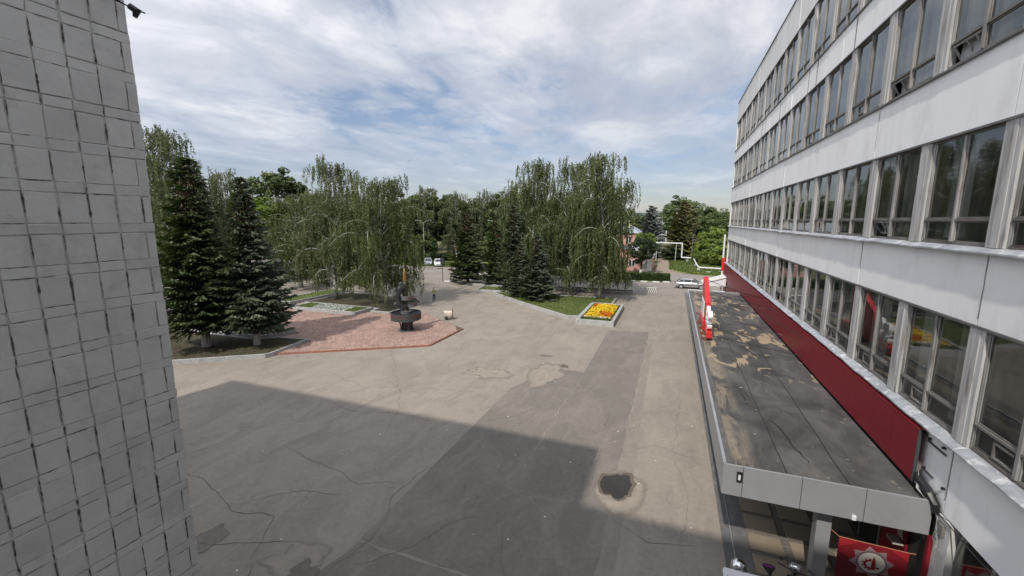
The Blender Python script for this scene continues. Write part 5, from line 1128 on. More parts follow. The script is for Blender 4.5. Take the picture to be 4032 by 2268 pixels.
def spruce_meshes(seed, H_, Rr, nwh=34, top_cones=True, dens=1.0, leaf=1.0, zb=.08, power=.85, gaps=.0):
    rs = np.random.RandomState(seed); tb = MB(); tb.tube([(0, 0, 0), (.03, .02, H_ * .5), (0, 0, H_)], [.20 * H_ / 12, .12 * H_ / 12, .015], 8)
    C = []; D_ = []; A = []; B = []; var = []
    for w_ in range(nwh):
        t_ = zb + (1 - zb) * (w_ + rs.rand() * .4) / nwh; z0 = t_ * H_; Lm = Rr * (1 - (t_ - zb) / (1 - zb)) ** power * (1.0 if t_ > zb + .06 else .85) + .12
        nb = int(7 + 6 * (1 - t_))
        for k in range(nb):
            if rs.rand() < gaps: continue
            az = 2 * PI * (k + rs.rand() * .9) / nb + w_ * .7; L = Lm * rs.uniform(.6, 1.15) * (1 + .35 * mnoise.noise(Vector((math.cos(az) * 1.3 + seed, math.sin(az) * 1.3, z0 * .55)))); d = np.array([math.cos(az), math.sin(az), 0]); pz = np.array([-d[1], d[0], 0])
            droop = (-.22 + .75 * t_ ** 1.5) * rs.uniform(.4, 1.5); m_ = max(3, int(L / .13 * dens)); tone = rs.uniform(.0, .35)
            for q in np.linspace(.12, 1, m_):
                zz_ = z0 + droop * L * math.sin(min(1, q) * PI * .55) + .16 * L * max(0, q - .65) * 1.8
                hw = .38 * L * (1 - q) ** .7 * min(1, q * 3) + .06
                for j in range(4):
                    o_ = rs.uniform(-1, 1); c = np.array([0, 0, z0 * 0 + zz_]) + d * L * q + pz * hw * o_ + rs.normal(size=3) * .03
                    c[2] -= abs(o_) * hw * .25 + rs.rand() * .10
                    dd = d + pz * o_ * .9 + np.array([0, 0, rs.uniform(-.55, .15)]); dd /= np.linalg.norm(dd)
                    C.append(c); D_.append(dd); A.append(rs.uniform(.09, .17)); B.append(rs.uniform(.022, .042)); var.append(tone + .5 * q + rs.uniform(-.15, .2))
    C = np.array(C); D_ = np.array(D_); A = np.array(A) * leaf * (1.15 if H_ > 9 else 1); B = np.array(B) * leaf * 1.25; var = np.clip(np.array(var), 0, 1)
    U1 = np.cross(D_, np.array([0, 0, 1.])); U1 /= np.linalg.norm(U1, axis=1)[:, None] + 1e-9; U2 = np.cross(D_, U1)
    V = np.concatenate([quads(C, U1, D_, B, A), quads(C, (U1 + U2) * .7, D_, B, A)]); var = np.concatenate([var, var * .85])
    cm = np_mesh('crown', V, 4, var, M['spruce'])
    # cones near the top
    n = 2600; z = H_ * (1 - rs.rand(n) ** 1.1 * .30); a = rs.uniform(0, 2 * PI, n); r_ = Rr * (1 - z / H_) ** power * rs.uniform(.3, 1.05, n)
    CC = np.c_[r_ * np.cos(a), r_ * np.sin(a), z - .08 - r_ * .1]; Vd = np.tile(np.array([0, 0, 1.]), (n, 1)) + rs.normal(size=(n, 3)) * .2; U = perp(Vd, rs)
    k2 = np_mesh('cones', quads(CC, U, Vd, rs.uniform(.014, .026, n), rs.uniform(.035, .07, n)), 4, rs.rand(n), M['cones'])
    return tb.mesh('trunk', M['barkdark'], True), cm, k2
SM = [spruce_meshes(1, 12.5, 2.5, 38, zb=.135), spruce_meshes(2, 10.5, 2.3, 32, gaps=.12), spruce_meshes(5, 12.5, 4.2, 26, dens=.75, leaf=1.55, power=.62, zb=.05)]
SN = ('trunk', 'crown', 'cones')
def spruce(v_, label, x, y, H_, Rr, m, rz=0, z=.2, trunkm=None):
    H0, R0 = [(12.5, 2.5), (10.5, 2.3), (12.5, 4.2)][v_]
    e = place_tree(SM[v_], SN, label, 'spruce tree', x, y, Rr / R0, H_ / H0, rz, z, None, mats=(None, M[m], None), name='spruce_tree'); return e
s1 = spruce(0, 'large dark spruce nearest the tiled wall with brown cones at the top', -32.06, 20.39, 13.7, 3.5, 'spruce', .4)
s2 = spruce(0, 'dark blue-green spruce with a whitewashed stem beside the brick paving', -28.94, 22.03, 12.4, 2.95, 'sprucegrey', 2.2)
for par, sc in ((s1, 1.16), (s2, 1.05)):
    MB().lathe([(.22, 0), (.19, .9)], n=12).ob('whitewashed_stem', M['whitewash'], par)
spruce(1, 'narrow dark spruce by the road, right of the parked white cars', -28.7, 57.0, 11.4, 2.9, 'spruce', 1.0)
spruce(1, 'thin spruce between two wider spruces by the thin roadside bed', -24.1, 57.0, 10.0, 2.1, 'spruce', 2.0)
spruce(1, 'tall grey spruce behind the lawn island, left of the birches', -19.6, 52.5, 11.2, 2.6, 'sprucegrey', 3.0, .25)
spruce(1, 'short grey spruce standing in the lawn island', -14.44, 46.6, 7.8, 2.25, 'sprucegrey', 4.0, .3)
spruce(1, 'grey spruce low beside the short one in the lawn island', -17.2, 48.4, 6.6, 2.0, 'sprucegrey', 5.0, .3)
spruce(2, 'wide pale blue spruce beyond the road, left of the dirt track', -5.4, 116, 13.1, 4.3, 'spruceblue', .5, 0)
spruce(2, 'wide olive brown spruce beyond the road, right of the dirt track', 2.6, 113, 13.9, 5.0, 'sprucebrown', 1.7, 0)

def broad_meshes(seed, H_, Rr, z0, ncl=90, leaves=75, leaf=.13, cr=.85, trunk_r=.2, flat=1.0):
    rs = np.random.RandomState(seed); tb = MB(); tb.tube([(0, 0, 0), (.1, .05, H_ * .4), (.0, .1, H_ * .8)], [trunk_r, trunk_r * .7, trunk_r * .2], 8)
    C = []; var = []; Nn = []; cz = (H_ + z0) / 2; hz = (H_ - z0) / 2
    for k in range(ncl):
        d = rand_dirs(rs, 1)[0]; r_ = rs.uniform(.45, .92) ** .6; lump = 1 + .22 * mnoise.noise(Vector((d[0] * 2 + seed, d[1] * 2, d[2] * 2)))
        c = np.array([d[0] * Rr * r_ * lump, d[1] * Rr * r_ * lump, cz + d[2] * hz * r_ * lump * flat]); tb.tube([(0, 0, z0 + (c[2] - z0) * .4), tuple(c)], [.04, .01], 4)
        q = rand_dirs(rs, leaves); rr = cr * rs.uniform(.6, 1.25) * rs.uniform(.55, 1.0, leaves)
        C.append(c + q * rr[:, None] * np.array([1, 1, .75])); Nn.append(q); var.append(np.clip(rs.uniform(.1, .8) + rs.normal(size=leaves) * .15 + q[:, 2] * .12, 0, 1))
    C = np.concatenate(C); Nn = np.concatenate(Nn) + rs.normal(size=C.shape) * .6; var = np.concatenate(var); Nn /= np.linalg.norm(Nn, axis=1)[:, None]
    U = perp(Nn, rs); Vv = np.cross(Nn, U); sz = leaf * rs.uniform(.6, 1.3, len(C))
    return tb.mesh('trunk', M['barkdark'], True), np_mesh('crown', quads(C, U, Vv, sz, sz * .8), 4, var, M['leaf'])
DM = [broad_meshes(1, 18, 5, 3.0, 130, 90, .17, 1.25, .28), broad_meshes(2, 16, 4.6, 2.2, 120, 90, .18, 1.2, .25), broad_meshes(3, 6.4, 2.4, 2.2, 60, 80, .10, .65, .2), broad_meshes(4, 5, 3.2, .1, 80, 80, .15, .8, .1)]
D0 = [(18, 5), (16, 4.6), (6.4, 2.4), (5, 3.2)]
def broad(v_, label, x, y, H_, Rr, m='leaf', rz=0, group=None, name='broadleaf_tree', cat='tree', z=0):
    return place_tree(DM[v_], ('trunk', 'crown'), label, cat, x, y, Rr / D0[v_][1], H_ / D0[v_][0], rz, z, group, mats=(None, M[m]), name=name)
broad(0, 'big rounded poplar rising behind the second spruce', -72.4, 62, 19.8, 6.2, 'leaf', 1)
broad(1, 'yellow-green bushy tree below the rounded poplar', -66, 56, 13.0, 5.4, 'leaflight', 2)
broad(1, 'dark leafy tree filling the gap behind the front spruces', -70, 48, 13.5, 6, 'leaf', 3)
broad(0, 'dense tree directly beyond the parked white cars', -62.6, 90, 16.3, 6, 'leaf', 2)
broad(1, 'rounded tree above the parked white cars', -60.9, 97, 17.0, 6, 'leaf', 5)
broad(1, 'bushy tree between the far lamp pole and the narrow spruce', -53, 98, 15.5, 5.6, 'leaf', 1)
broad(1, 'far grey-green tree in the dip left of the island birches', -45.0, 104, 15.2, 5.5, 'leaffar', 2.4)
broad(0, 'distant tree right of the dip, just left of the island birches', -50, 128, 16.4, 7.0, 'leaffar', 4)
for x, y, h_, r_, lab in ((-57.5, 92, 17.6, 4.0, 'far birch just right of the lamp above the parked cars'), (-50.5, 94, 16.2, 3.8, 'far birch left of the narrow spruce, over the road sign post'), (-44.0, 96, 16.6, 4.0, 'far birch above the narrow spruce by the road'), (-38, 100, 16.2, 4.2, 'far birch touching the left side of the island group')):
    birch(3, lab, x, y, h_, r_, x, 0, leaf=g2)
rb = random.Random(21)
for k in range(26):
    x = -128 + k * 4.6 + rb.uniform(-1.5, 1.5); y = rb.uniform(98, 128); px_ok = True
    H_ = rb.uniform(14.2, 17.0) * (y / 105) ** .3
    if x > -12: H_ = 9
    if x > -14: continue
    broad(rb.choice([0, 1]), 'green broadleaf tree in the long row beyond the road behind the birches', x, y, H_, rb.uniform(5.4, 6.8), rb.choice(['leaf', 'leaf', 'leaffar']), rb.uniform(0, 6), 'row of broadleaf trees beyond the road')
for k in range(16):
    x = -112 + k * 5.2 + rb.uniform(-1.5, 1.5); y = rb.uniform(82, 92)
    if -50 < x < -43: continue
    broad(3, 'leafy shrub at the foot of the tree row beyond the road', x, y, rb.uniform(3.6, 6.5), rb.uniform(3, 4.4), rb.choice(['leaf', 'leaflight', 'leaf']), rb.uniform(0, 6), 'shrubs beyond the road', 'shrub', 'shrub')
sm = broad(2, 'small round dark tree with whitewashed foot behind the hedge', -5.0, 79, 6.5, 2.5, 'leafdark', .5)
MB().lathe([(.24, 0), (.21, .75)], n=12).ob('whitewashed_stem', M['whitewash'], sm)
tag(MB().lathe([(.27, 0), (.24, .7), (.26, 1.5), (.2, 2.0), (.1, 2.3)], n=10).ob('tree_stump', M['whitewash'], loc=(-4.1, 80.3, 0)), 'short whitewashed stump next to the small round tree', 'tree stump')
broad(2, 'light green tree between the pink buildings and the blue spruce', -5.4, 98.5, 6.9, 2.5, 'leaflight', 2)
broad(0, 'large distant willow behind the olive brown spruce', 2.6, 165, 18.4, 7.0, 'leaffar', 3)
broad(1, 'distant tree right of the large willow', 11.5, 180, 15.4, 5.2, 'leaffar', 1)
broad(1, 'far small tree top next to the white building corner', 19.5, 205, 14.2, 6.0, 'leaffar', 5)
broad(1, 'dense green tree above the light bushes near the white building', 11.8, 150, 11.4, 6.5, 'leaf', 4)
broad(1, 'green tree standing left of the dense one behind the olive spruce', 6.0, 145, 10.5, 5.0, 'leaf', 2)
broad(1, 'tree partly hidden by the white building at the far right', 18, 140, 10.8, 6, 'leaf', 0)
broad(3, 'bright yellow-green bush high beside the white building corner', 10.9, 125, 7.6, 4.6, 'leaflight', 0, None, 'bush', 'bush')
broad(3, 'bright green bush at the edge of the meadow, right of the olive spruce', 7.6, 112, 5.0, 3.6, 'leaflight', 2, None, 'bush', 'bush')
broad(3, 'low bright bush in front of the others by the white pipe', 10.2, 99, 4.2, 3.0, 'leaflight', 4, None, 'bush', 'bush')
broad(3, 'green bush hard against the corner pole', 13.5, 105, 6.0, 4.5, 'leaflight', 5, None, 'bush', 'bush')
for x, y in ((6.5, 101), (5.2, 105), (7.4, 103)):
    broad(3, 'young sapling with thin leaves in the meadow by the pipe', x, y, 3.2, .9, 'leaflight', x, 'saplings in the meadow', 'sapling', 'sapling')
broad(3, 'low shrub hiding most of the teal car on the verge', -50.0, 90.2, 1.7, 2.8, 'leaf', 1, None, 'shrub', 'shrub')
broad(3, 'dark undergrowth at the foot of the olive brown spruce', .2, 110, 3.0, 2.6, 'leafdark', 1, None, 'bush', 'bush')
broad(1, 'dark tree line left of the blue spruce behind the pink house', -9.5, 150, 11.5, 6, 'leaf', 1)
broad(1, 'tree beyond the concrete frame building', -3.5, 230, 13.5, 7.5, 'leaffar', 1)
# a wooded hill on the skyline
b = MB(); n = 60; vs = []
for k in range(n + 1):
    x = -1800 + 3600 * k / n
    for j, (yy, hh) in enumerate(((1250, 0), (1400, .7), (1600, 1), (2000, .8))):
        h_ = (34 + 22 * mnoise.noise(Vector((x * .0016, 0, 2))) + 5 * mnoise.noise(Vector((x * .01, yy * .01, 1)))) * hh; vs.append((x, yy, h_ - 1))
b.add(vs, [(4 * k + j, 4 * k + 4 + j, 4 * k + 5 + j, 4 * k + 1 + j) for k in range(n) for j in range(3)]); tag(b.ob('hills', M['hill'], smooth=True), kind='structure')
# far woods as one mass
rs = np.random.RandomState(77); n = 60000; X = rs.uniform(-420, 260, n); Y = rs.uniform(225, 420, n); hh = 9.0 + 3.5 * np.array([mnoise.noise(Vector((x * .06, y * .06, 0))) for x, y in zip(X, Y)]); Z = hh * rs.uniform(.35, 1, n)
ok = ~((X > -12) & (X < 8) & (Y < 225)); Cw = np.c_[X, Y, Z]; Nw = rand_dirs(rs, n); U = perp(Nw, rs); s_ = rs.uniform(.8, 1.6, n)
o = bpy.data.objects.new('distant_wood', np_mesh('distant_wood', quads(Cw, U, np.cross(Nw, U), s_, s_ * .8), 4, rs.rand(n), M['leaffar'])); col.objects.link(o); tag(o, 'distant wood closing the view beyond the road and houses', 'wood', kind='stuff')
# hedge
rs = np.random.RandomState(8); hd = empty('hedge', 'clipped dark green hedge along the far side of the road', 'hedge', (0, 0, 0)); hx0, hx1, hy0, hy1, hz = -13.0, 0.0, 69.6, 71.6, 1.15
MB().box(hx0 + .15, hx1 - .15, hy0 + .15, hy1 - .15, .05, hz - .12).ob('branches', M['leafdark'], hd, var=.3)
n = 16000; C = np.c_[rs.uniform(hx0, hx1, n), rs.uniform(hy0, hy1, n), rs.uniform(.1, hz, n)]; f = rs.randint(0, 4, n)
C[f == 0, 1] = hy0 + rs.rand((f == 0).sum()) * .15; C[(f == 1) | (f == 3), 2] = hz - rs.rand(((f == 1) | (f == 3)).sum()) * .12; C[f == 2, 0] = np.where(rs.rand((f == 2).sum()) < .5, hx1 - rs.rand((f == 2).sum()) * .15, C[f == 2, 0])
C[:, 2] += .06 * np.sin(C[:, 0] * 3); C[:, 1] += .08 * np.sin(C[:, 0] * 2.2); Nh = rand_dirs(rs, n); U = perp(Nh, rs); s_ = rs.uniform(.04, .08, n)
o = bpy.data.objects.new('leaves', np_mesh('leaves', quads(C, U, np.cross(Nh, U), s_, s_ * .7), 4, rs.rand(n), M['hedge'])); col.objects.link(o); o.parent = hd; o['kind'] = 'stuff'
# grass growing in the meadow and verges
o = lawn_tufts([(-.3, 88), (3.8, 81.4), (8.2, 79.6), (14, 79.8), (14, 112), (-.4, 112)], .004, 16000, 'grass', None, .16, 31); tag(o, 'rough grass of the meadow right of the dirt track', 'grass')
o = lawn_tufts([(-62, 76.4), (-36, 76.4), (-30, 69.3), (-14, 68.9), (-14, 84), (-62, 86)], .008, 16000, 'grass', None, .22, 32); tag(o, 'rough grass verge beyond the parking area', 'grass')

# ------------------------------------------------------------------ houses
def part(name, m, par, *bx, bevel=0):
    b = MB()
    for q in bx: b.box(*q)
    return b.ob(name, M[m], par, bevel=bevel)
def wall_window(par, x, y, z, w_, h_, face='y'):
    o = part('window', 'kerbwhite', par, (x - w_ / 2, x + w_ / 2, y - .05, y + .02, z, z + h_)) if face == 'y' else part('window', 'kerbwhite', par, (x - .02, x + .05, y - w_ / 2, y + w_ / 2, z, z + h_))
    for a in (-1, 1):
        if face == 'y': part('pane', 'carglass', o, (x + a * w_ / 4 - w_ * .19, x + a * w_ / 4 + w_ * .19, y - .07, y - .052, z + h_ * .08, z + h_ * .92))
        else: part('pane', 'carglass', o, (x + .052, x + .07, y + a * w_ / 4 - w_ * .19, y + a * w_ / 4 + w_ * .19, z + h_ * .08, z + h_ * .92))
    return o
ph = empty('pink_annex', 'low pink annex with grey sheet roof and white end beside the dirt track', 'building', (0, 0, 0))
b = MB(); b.box(-9.5, -4.35, 83.5, 94, 0, 2.5); b.ob('wall', M['pink'], ph); part('gable_wall', 'kerbwhite', ph, (-4.34, -3.45, 83.6, 84.0, 0, 2.5)); part('side_wall', 'pink', ph, (-4.34, -3.4, 84.01, 94, 0, 2.45))
MB().add([(-9.7, 83.3, 4.3), (-4.9, 83.3, 3.7), (-3.1, 83.3, 2.5), (-9.7, 94.2, 4.3), (-4.9, 94.2, 3.7), (-3.1, 94.2, 2.5), (-9.7, 83.3, 4.2), (-4.9, 83.3, 3.6), (-3.1, 83.3, 2.4)],
         [(0, 1, 4, 3), (1, 2, 5, 4), (0, 6, 7, 1), (1, 7, 8, 2)]).ob('roof', M['slate'], ph)
MB().add([(-9.5, 83.5, 2.5), (-3.45, 83.5, 2.45), (-4.9, 83.5, 3.6), (-9.5, 83.5, 4.15)], [(0, 1, 2, 3)]).ob('gable', M['pink'], ph)
wall_window(ph, -7.0, 83.45, .8, 1.2, 1.3); part('door', 'greyrender', ph, (-4.95, -4.45, 83.42, 83.5, 0, 2.1)); wall_window(ph, -9.0, 83.45, .8, 1.2, 1.3)
p2 = empty('pink_house', 'two-storey pink house with pale grey roof and yellow chimneys behind the birch', 'building', (0, 0, 0))
part('wall', 'pink', p2, (-24, -7.6, 103, 118, 0, 6.6))
MB().add([(-24.5, 102.5, 6.6), (-7.2, 102.5, 6.6), (-7.2, 118.5, 6.6), (-24.5, 118.5, 6.6), (-20, 110.5, 9.0), (-11, 110.5, 9.0)], [(0, 1, 5, 4), (1, 2, 5), (2, 3, 4, 5), (3, 0, 4), (3, 2, 1, 0)]).ob('roof', M['slate'], p2)
for x, y in ((-10.2, 107), (-13, 109), (-17, 108)): part('chimney', 'cream', p2, (x - .5, x + .5, y - .4, y + .4, 7.2, 9.6))
for k in range(5):
    for z in (1, 4.2): wall_window(p2, -22 + k * 3.1, 102.98, z, 1.3, 1.7)
for k in range(4):
    for z in (1, 4.2): wall_window(p2, -7.62, 105 + k * 3.4, z, 1.3, 1.7, 'x')
cf = empty('concrete_frame_building', 'pale concrete building with black square openings between the two far spruces', 'building', (0, 0, 0))
b = MB()
for x in (-12, -9.3, -6.6, -4.75, -2.9): b.box(x, x + .55, 200, 206, 0, 11.0)
for z in (2.6, 5.9, 7.9, 10.5): b.box(-12, -2.35, 199.95, 206.05, z, z + (.9 if z < 10 else .6))
b.ob('frame', M['concrete'], cf); part('interior', 'seam', cf, (-11.8, -2.6, 200.6, 205.9, 0, 10.9)); part('roof', 'seam', cf, (-12.4, -2.1, 199.7, 206.3, 11.12, 11.5))
for i, (x, y, w_, h_, lab) in enumerate([(-118, 175, 34, 15, 'pale apartment block glimpsed through the slender birch'), (-72, 150, 26, 11, 'cream building glimpsed between the far trees above the parked cars'), (-36, 128, 22, 9.5, 'cream yellow house hidden behind the lawn island birches')]):
    hb = empty('apartment_block', lab, 'building', (0, 0, 0)); part('wall', 'cream', hb, (x - w_ / 2, x + w_ / 2, y, y + 12, 0, h_)); part('roof', 'slate', hb, (x - w_ / 2 - .4, x + w_ / 2 + .4, y - .4, y + 12.4, h_, h_ + .5))
    for fl in range(int(h_ / 3)):
        for k in range(int(w_ / 3.2)): wall_window(hb, x - w_ / 2 + 1.8 + 3.2 * k, y - .01, 1 + fl * 3, 1.4, 1.5)

# ------------------------------------------------------------------ pipe, poles, signs
hp = empty('heating_pipe', 'white heating pipe stepping across the meadow on low concrete supports', 'pipe', (0, 0, 0))
MB().tube([(12, 87.6, .55), (9.0, 87.6, .55), (5.1, 88.1, .6)], .13, 8).tube([(5.1, 88.1, .6), (4.9, 92, .7), (4.85, 106.6, .85)], .13, 8).tube([(4.85, 106.6, .85), (2.3, 107.0, .9)], .16, 8).tube([(2.3, 107.0, .9), (2.3, 107.0, 4.2)], .16, 8).tube([(2.3, 107.0, 4.2), (-7.2, 106.4, 4.3)], .14, 8).ob('pipe', M['kerbwhite'], hp)
for x, y in ((5.05, 88.3), (4.9, 96), (3.6, 106.8), (9.5, 87.6)): MB().box(x - .25, x + .25, y - .25, y + .25, 0, .45).ob('support', M['concrete'], hp)
for x in (.9, -3.4): MB().tube([(x, 106.9, 0), (x + .1, 106.9, 4.1)], .07, 6).ob('post', M['whitewash'], hp)
for lab, x, y, h_ in (('leaning grey post in front of the olive brown spruce', 4.3, 103, 6.4),):
    tag(MB().tube([(x - .1, y, 0), (x + .1, y, h_)], .06, 7).ob('post', M['woodh']), lab, 'post')
for x, y, lab in ((6.6, 85.6, 'white plank lying in the grass in front of the pipe'), (9.0, 86.8, 'white plank lying under the pipe near the corner pole')):
    tag(MB().box(x - .45, x + .45, y - .2, y + .2, .02, .12).ob('plank', M['kerbwhite']), lab, 'plank')
tag(MB().box(4.2, 5.1, 83.2, 83.5, .02, .08).ob('yellow_strip', M['yellow']), 'yellow strip lying in the grass nearest the road', 'strip')
e = empty('road_sign', 'black road sign seen from behind on a black pole at the plaza edge', 'road sign', (-33.65, 58.0, 0), R(30))
MB().tube([(0, 0, 0), (0, 0, 3.3)], .045, 8).ob('pole', M['black'], e); MB().box(-.30, .30, -.08, -.05, 2.6, 3.75).ob('sign_plate', M['seam'], e)
e = empty('road_sign', 'pale road sign post on the verge right of the parked cars', 'road sign', (-44.8, 83.5, 0), R(30))
MB().tube([(0, 0, 0), (0, 0, 3.6)], .06, 8).ob('pole', M['kerbwhite'], e); MB().lathe([(.36, 0), (.36, .03)], n=20).xf(Matrix.Translation((0, -.08, 3.4)) @ Matrix.Rotation(R(90), 4, 'X')).ob('sign_plate', M['rust'], e)
e = empty('striped_barrier', 'small striped barrier board on the road edge behind the spruces', 'barrier', (-25.9, 59.2, 0), R(20))
MB().box(-.6, .6, -.04, .04, .45, 1.0).ob('board', M['kerbwhite'], e); b = MB()
for k in range(5): x = -.55 + k * .24; b.add([(x, -.046, .46), (x + .1, -.046, .46), (x + .2, -.046, .99), (x + .1, -.046, .99)], [(0, 1, 2, 3)])
b.ob('stripe', M['kerbblack'], e); MB().box(-.5, -.44, -.03, .03, 0, .45).box(.44, .5, -.03, .03, 0, .45).ob('post', M['seam'], e)
def lamp(x, y, h_, rz, lab):
    e = empty('street_lamp', lab, 'street lamp', (x, y, 0), rz); MB().tube([(0, 0, 0), (0, 0, h_)], [.09, .06], 8).ob('pole', M['concrete'], e)
    for s in (-1, 1): MB().tube([(0, 0, h_ - .1), (s * .6, 0, h_ + .35), (s * 1.5, 0, h_ + .5)], .04, 6).ob('arm', M['concrete'], e); MB().box(min(s * 1.4, s * 1.85), max(s * 1.4, s * 1.85), -.09, .09, h_ + .44, h_ + .54).ob('lamp_head', M['concrete'], e, bevel=.03)
lamp(-52.9, 83.2, 9.0, .4, 'pale twin street lamp above the parked cars'); lamp(-68, 74.5, 9.0, .4, 'twin street lamp between the second spruce and the slender birch'); lamp(-30, 72, 9.0, .4, 'twin street lamp rising behind the narrow roadside spruces')
sbm = MB().box(-.55, .55, -.14, .14, 0, .14).mesh('parking_stop', M['footing'])
for k, (x, y) in enumerate(((-45.2, 73.0), (-43.0, 73.0))): tag(linkmesh('parking_stop', sbm, None, (x, y, .004), (0, 0, .3)), ['left dark parking stop in front of the white cars', 'right dark parking stop in front of the white cars'][k], 'parking stop', 'parking stops')

# ------------------------------------------------------------------ cars
def car(label, loc, rz, paint, L=4.1, Wd=1.66, Hh=1.42, hatch=True, grp=None, kindn='parked_car'):
    e = empty(kindn, label, 'car', loc, rz, grp); h2 = L / 2; w2 = Wd / 2; s = Hh / 1.42
    # lower body sections: x, half width, z low, z belt
    sec = [(-h2, .78, .42, .66), (-h2 + .08, .93, .30, .84), (-h2 + .5, 1, .24, .90), (-.8, 1, .22, .92), (.1, 1, .22, .90), (.75, 1, .22, .88), (h2 - .75, .99, .24, .80), (h2 - .25, .94, .27, .72), (h2 - .02, .80, .34, .56)]
    if not hatch: sec[0] = (-h2, .8, .42, .72); sec[1] = (-h2 + .08, .93, .3, .92); sec[2] = (-h2 + .5, 1, .24, .95)
    b = MB(); vs = []
    for x, f, z0, z1 in sec:
        w_ = w2 * f; vs += [(x, -w_ * .9, z0 * s), (x, -w_, z0 * s + .12), (x, -w_, (z1 - .12) * s), (x, -w_ * .93, z1 * s), (x, w_ * .93, z1 * s), (x, w_, (z1 - .12) * s), (x, w_, z0 * s + .12), (x, w_ * .9, z0 * s)]
    F = []
    for i in range(len(sec) - 1):
        for j in range(8): F.append((i * 8 + j, (i + 1) * 8 + j, (i + 1) * 8 + (j + 1) % 8, i * 8 + (j + 1) % 8))
    F += [tuple(range(8)), tuple((len(sec) - 1) * 8 + 7 - j for j in range(8))]
    b.add(vs, F); bo = b.ob('body', M[paint], e, smooth=False, bevel=.03)
    # cabin: pillars profile
    xb = -h2 + (.12 if hatch else .62); xr = xb + (.55 if hatch else .62); xf_ = .28; xw = .28 + .72
    zb = .87 * s; zt = Hh; wt = w2 * .76; wb = w2 * .93
    def P_(x, w_, z): return [(x, -w_, z), (x, w_, z)]
    vs = P_(xb, wb, zb) + P_(xr, wt, zt - .03) + P_(xr + .5, wt, zt) + P_(xf_ - .15, wt, zt - .01) + P_(xf_, wt, zt - .04) + P_(xw, wb, zb - .01)
    MB().add(vs, [(0, 2, 3, 1), (2, 4, 5, 3), (4, 6, 7, 5), (6, 8, 9, 7), (8, 10, 11, 9), (0, 10, 8, 6, 4, 2), (1, 3, 5, 7, 9, 11), (0, 1, 11, 10)]).ob('roof', M[paint], e, bevel=.03)
    # glass
    def lerp(a, c, t_): return tuple(a[i] + (c[i] - a[i]) * t_ for i in range(3))
    for nm, (a0, a1, a2, a3), ofs in (('rear_window', ((xb, -wb, zb), (xb, wb, zb), (xr, wt, zt - .03), (xr, -wt, zt - .03)), (-.02, 0, .02)), ('windscreen', ((xw, wb, zb), (xw, -wb, zb), (xf_, -wt, zt - .04), (xf_, wt, zt - .04)), (.02, 0, .02))):
        c = [sum(p[i] for p in (a0, a1, a2, a3)) / 4 for i in range(3)]; q = [tuple(c[i] + (p[i] - c[i]) * .84 + ofs[i] for i in range(3)) for p in (a0, a1, a2, a3)]
        MB().add(q, [(0, 1, 2, 3)]).ob(nm, M['carglass'], e)
    zs0, zs1 = zb + .04, zt - .10; fx = lambda x0, x1, z: x0 + (x1 - x0) * (z - zb) / (zt - zb)
    xs_ = [(fx(xb, xr, zs0) + .16, fx(xb, xr, zs1) + .14, xb + .95, xb + .95), (xb + 1.02, xb + 1.02, (.0 if hatch else .0), .0), (.07, .07, fx(xw, xf_, zs0) - .14, fx(xw, xf_, zs1) - .08)]
    for sgn in (-1, 1):
        for x0b, x0t, x1b, x1t in xs_:
            w0 = wb + (wt - wb) * (zs0 - zb) / (zt - zb) + .012; w1 = wb + (wt - wb) * (zs1 - zb) / (zt - zb) + .012
            q = [(x0b, sgn * w0, zs0), (x1b, sgn * w0, zs0), (x1t, sgn * w1, zs1), (x0t, sgn * w1, zs1)]
            MB().add(q, [(0, 1, 2, 3)] if sgn < 0 else [(3, 2, 1, 0)]).ob('side_window', M['carglass'], e)
        MB().box(-h2 + .4, h2 - .5, min(sgn * (w2 - .01), sgn * (w2 + .012)), max(sgn * (w2 - .01), sgn * (w2 + .012)), .50 * s, .55 * s).ob('side_moulding', M['seam'], e)
        MB().box(.78, .93, min(sgn * w2, sgn * (w2 + .16)), max(sgn * w2, sgn * (w2 + .16)), .90 * s, 1.0 * s).ob('mirror', M['black'], e)
        MB().box(h2 - .16, h2 - .015, min(sgn * w2 * .45, sgn * w2 * .88), max(sgn * w2 * .45, sgn * w2 * .88), .52 * s, .66 * s).ob('headlight', M['headlight'], e)
        MB().box(-h2 - .012, -h2 + .1, min(sgn * w2 * .5, sgn * w2 * .84), max(sgn * w2 * .5, sgn * w2 * .84), .62 * s, .80 * s).ob('tail_light', M['taillight'], e)
        for x in (-h2 + .78, h2 - .75):
            wh = MB().lathe([(.22, -.09), (.29, -.085), (.30, -.05), (.30, .05), (.29, .085), (.22, .09)], n=22).xf(Matrix.Translation((x, sgn * (w2 - .07), .30)) @ Matrix.Rotation(R(90), 4, 'X')).ob('wheel', M['rubber'], e)
            MB().lathe([(0, -.02), (.2, 0), (.205, .03), (0, .045)], n=14, cap=False).xf(Matrix.Translation((x, sgn * (w2 + .012), .30)) @ Matrix.Rotation(R(-90 * sgn), 4, 'X')).ob('rim', M['steellight'], wh)
            n_ = 14; MB().add([(x + .355 * math.cos(PI * k / n_ * 1.0), sgn * (w2 + .004), .30 + .355 * math.sin(PI * k / n_)) for k in range(n_ + 1)], [tuple(range(n_ + 1))]).ob('wheel_arch', M['seam'], e)
    MB().box(h2 - .06, h2 + .03, -w2 * .86, w2 * .86, .30 * s, .46 * s).ob('front_bumper', M[paint], e, bevel=.03); MB().box(-h2 - .05, -h2 + .06, -w2 * .88, w2 * .88, .32 * s, .56 * s).ob('rear_bumper', M[paint], e, bevel=.03)
    MB().box(h2 - .03, h2 + .012, -w2 * .4, w2 * .4, .50 * s, .60 * s).ob('grille', M['black'], e)
    return e
car('silver five-door hatchback crossing in front of the plaza', (2.85, 64.2, .004), R(-2), 'silver', 4.12, 1.65, 1.40, True, None, 'car')
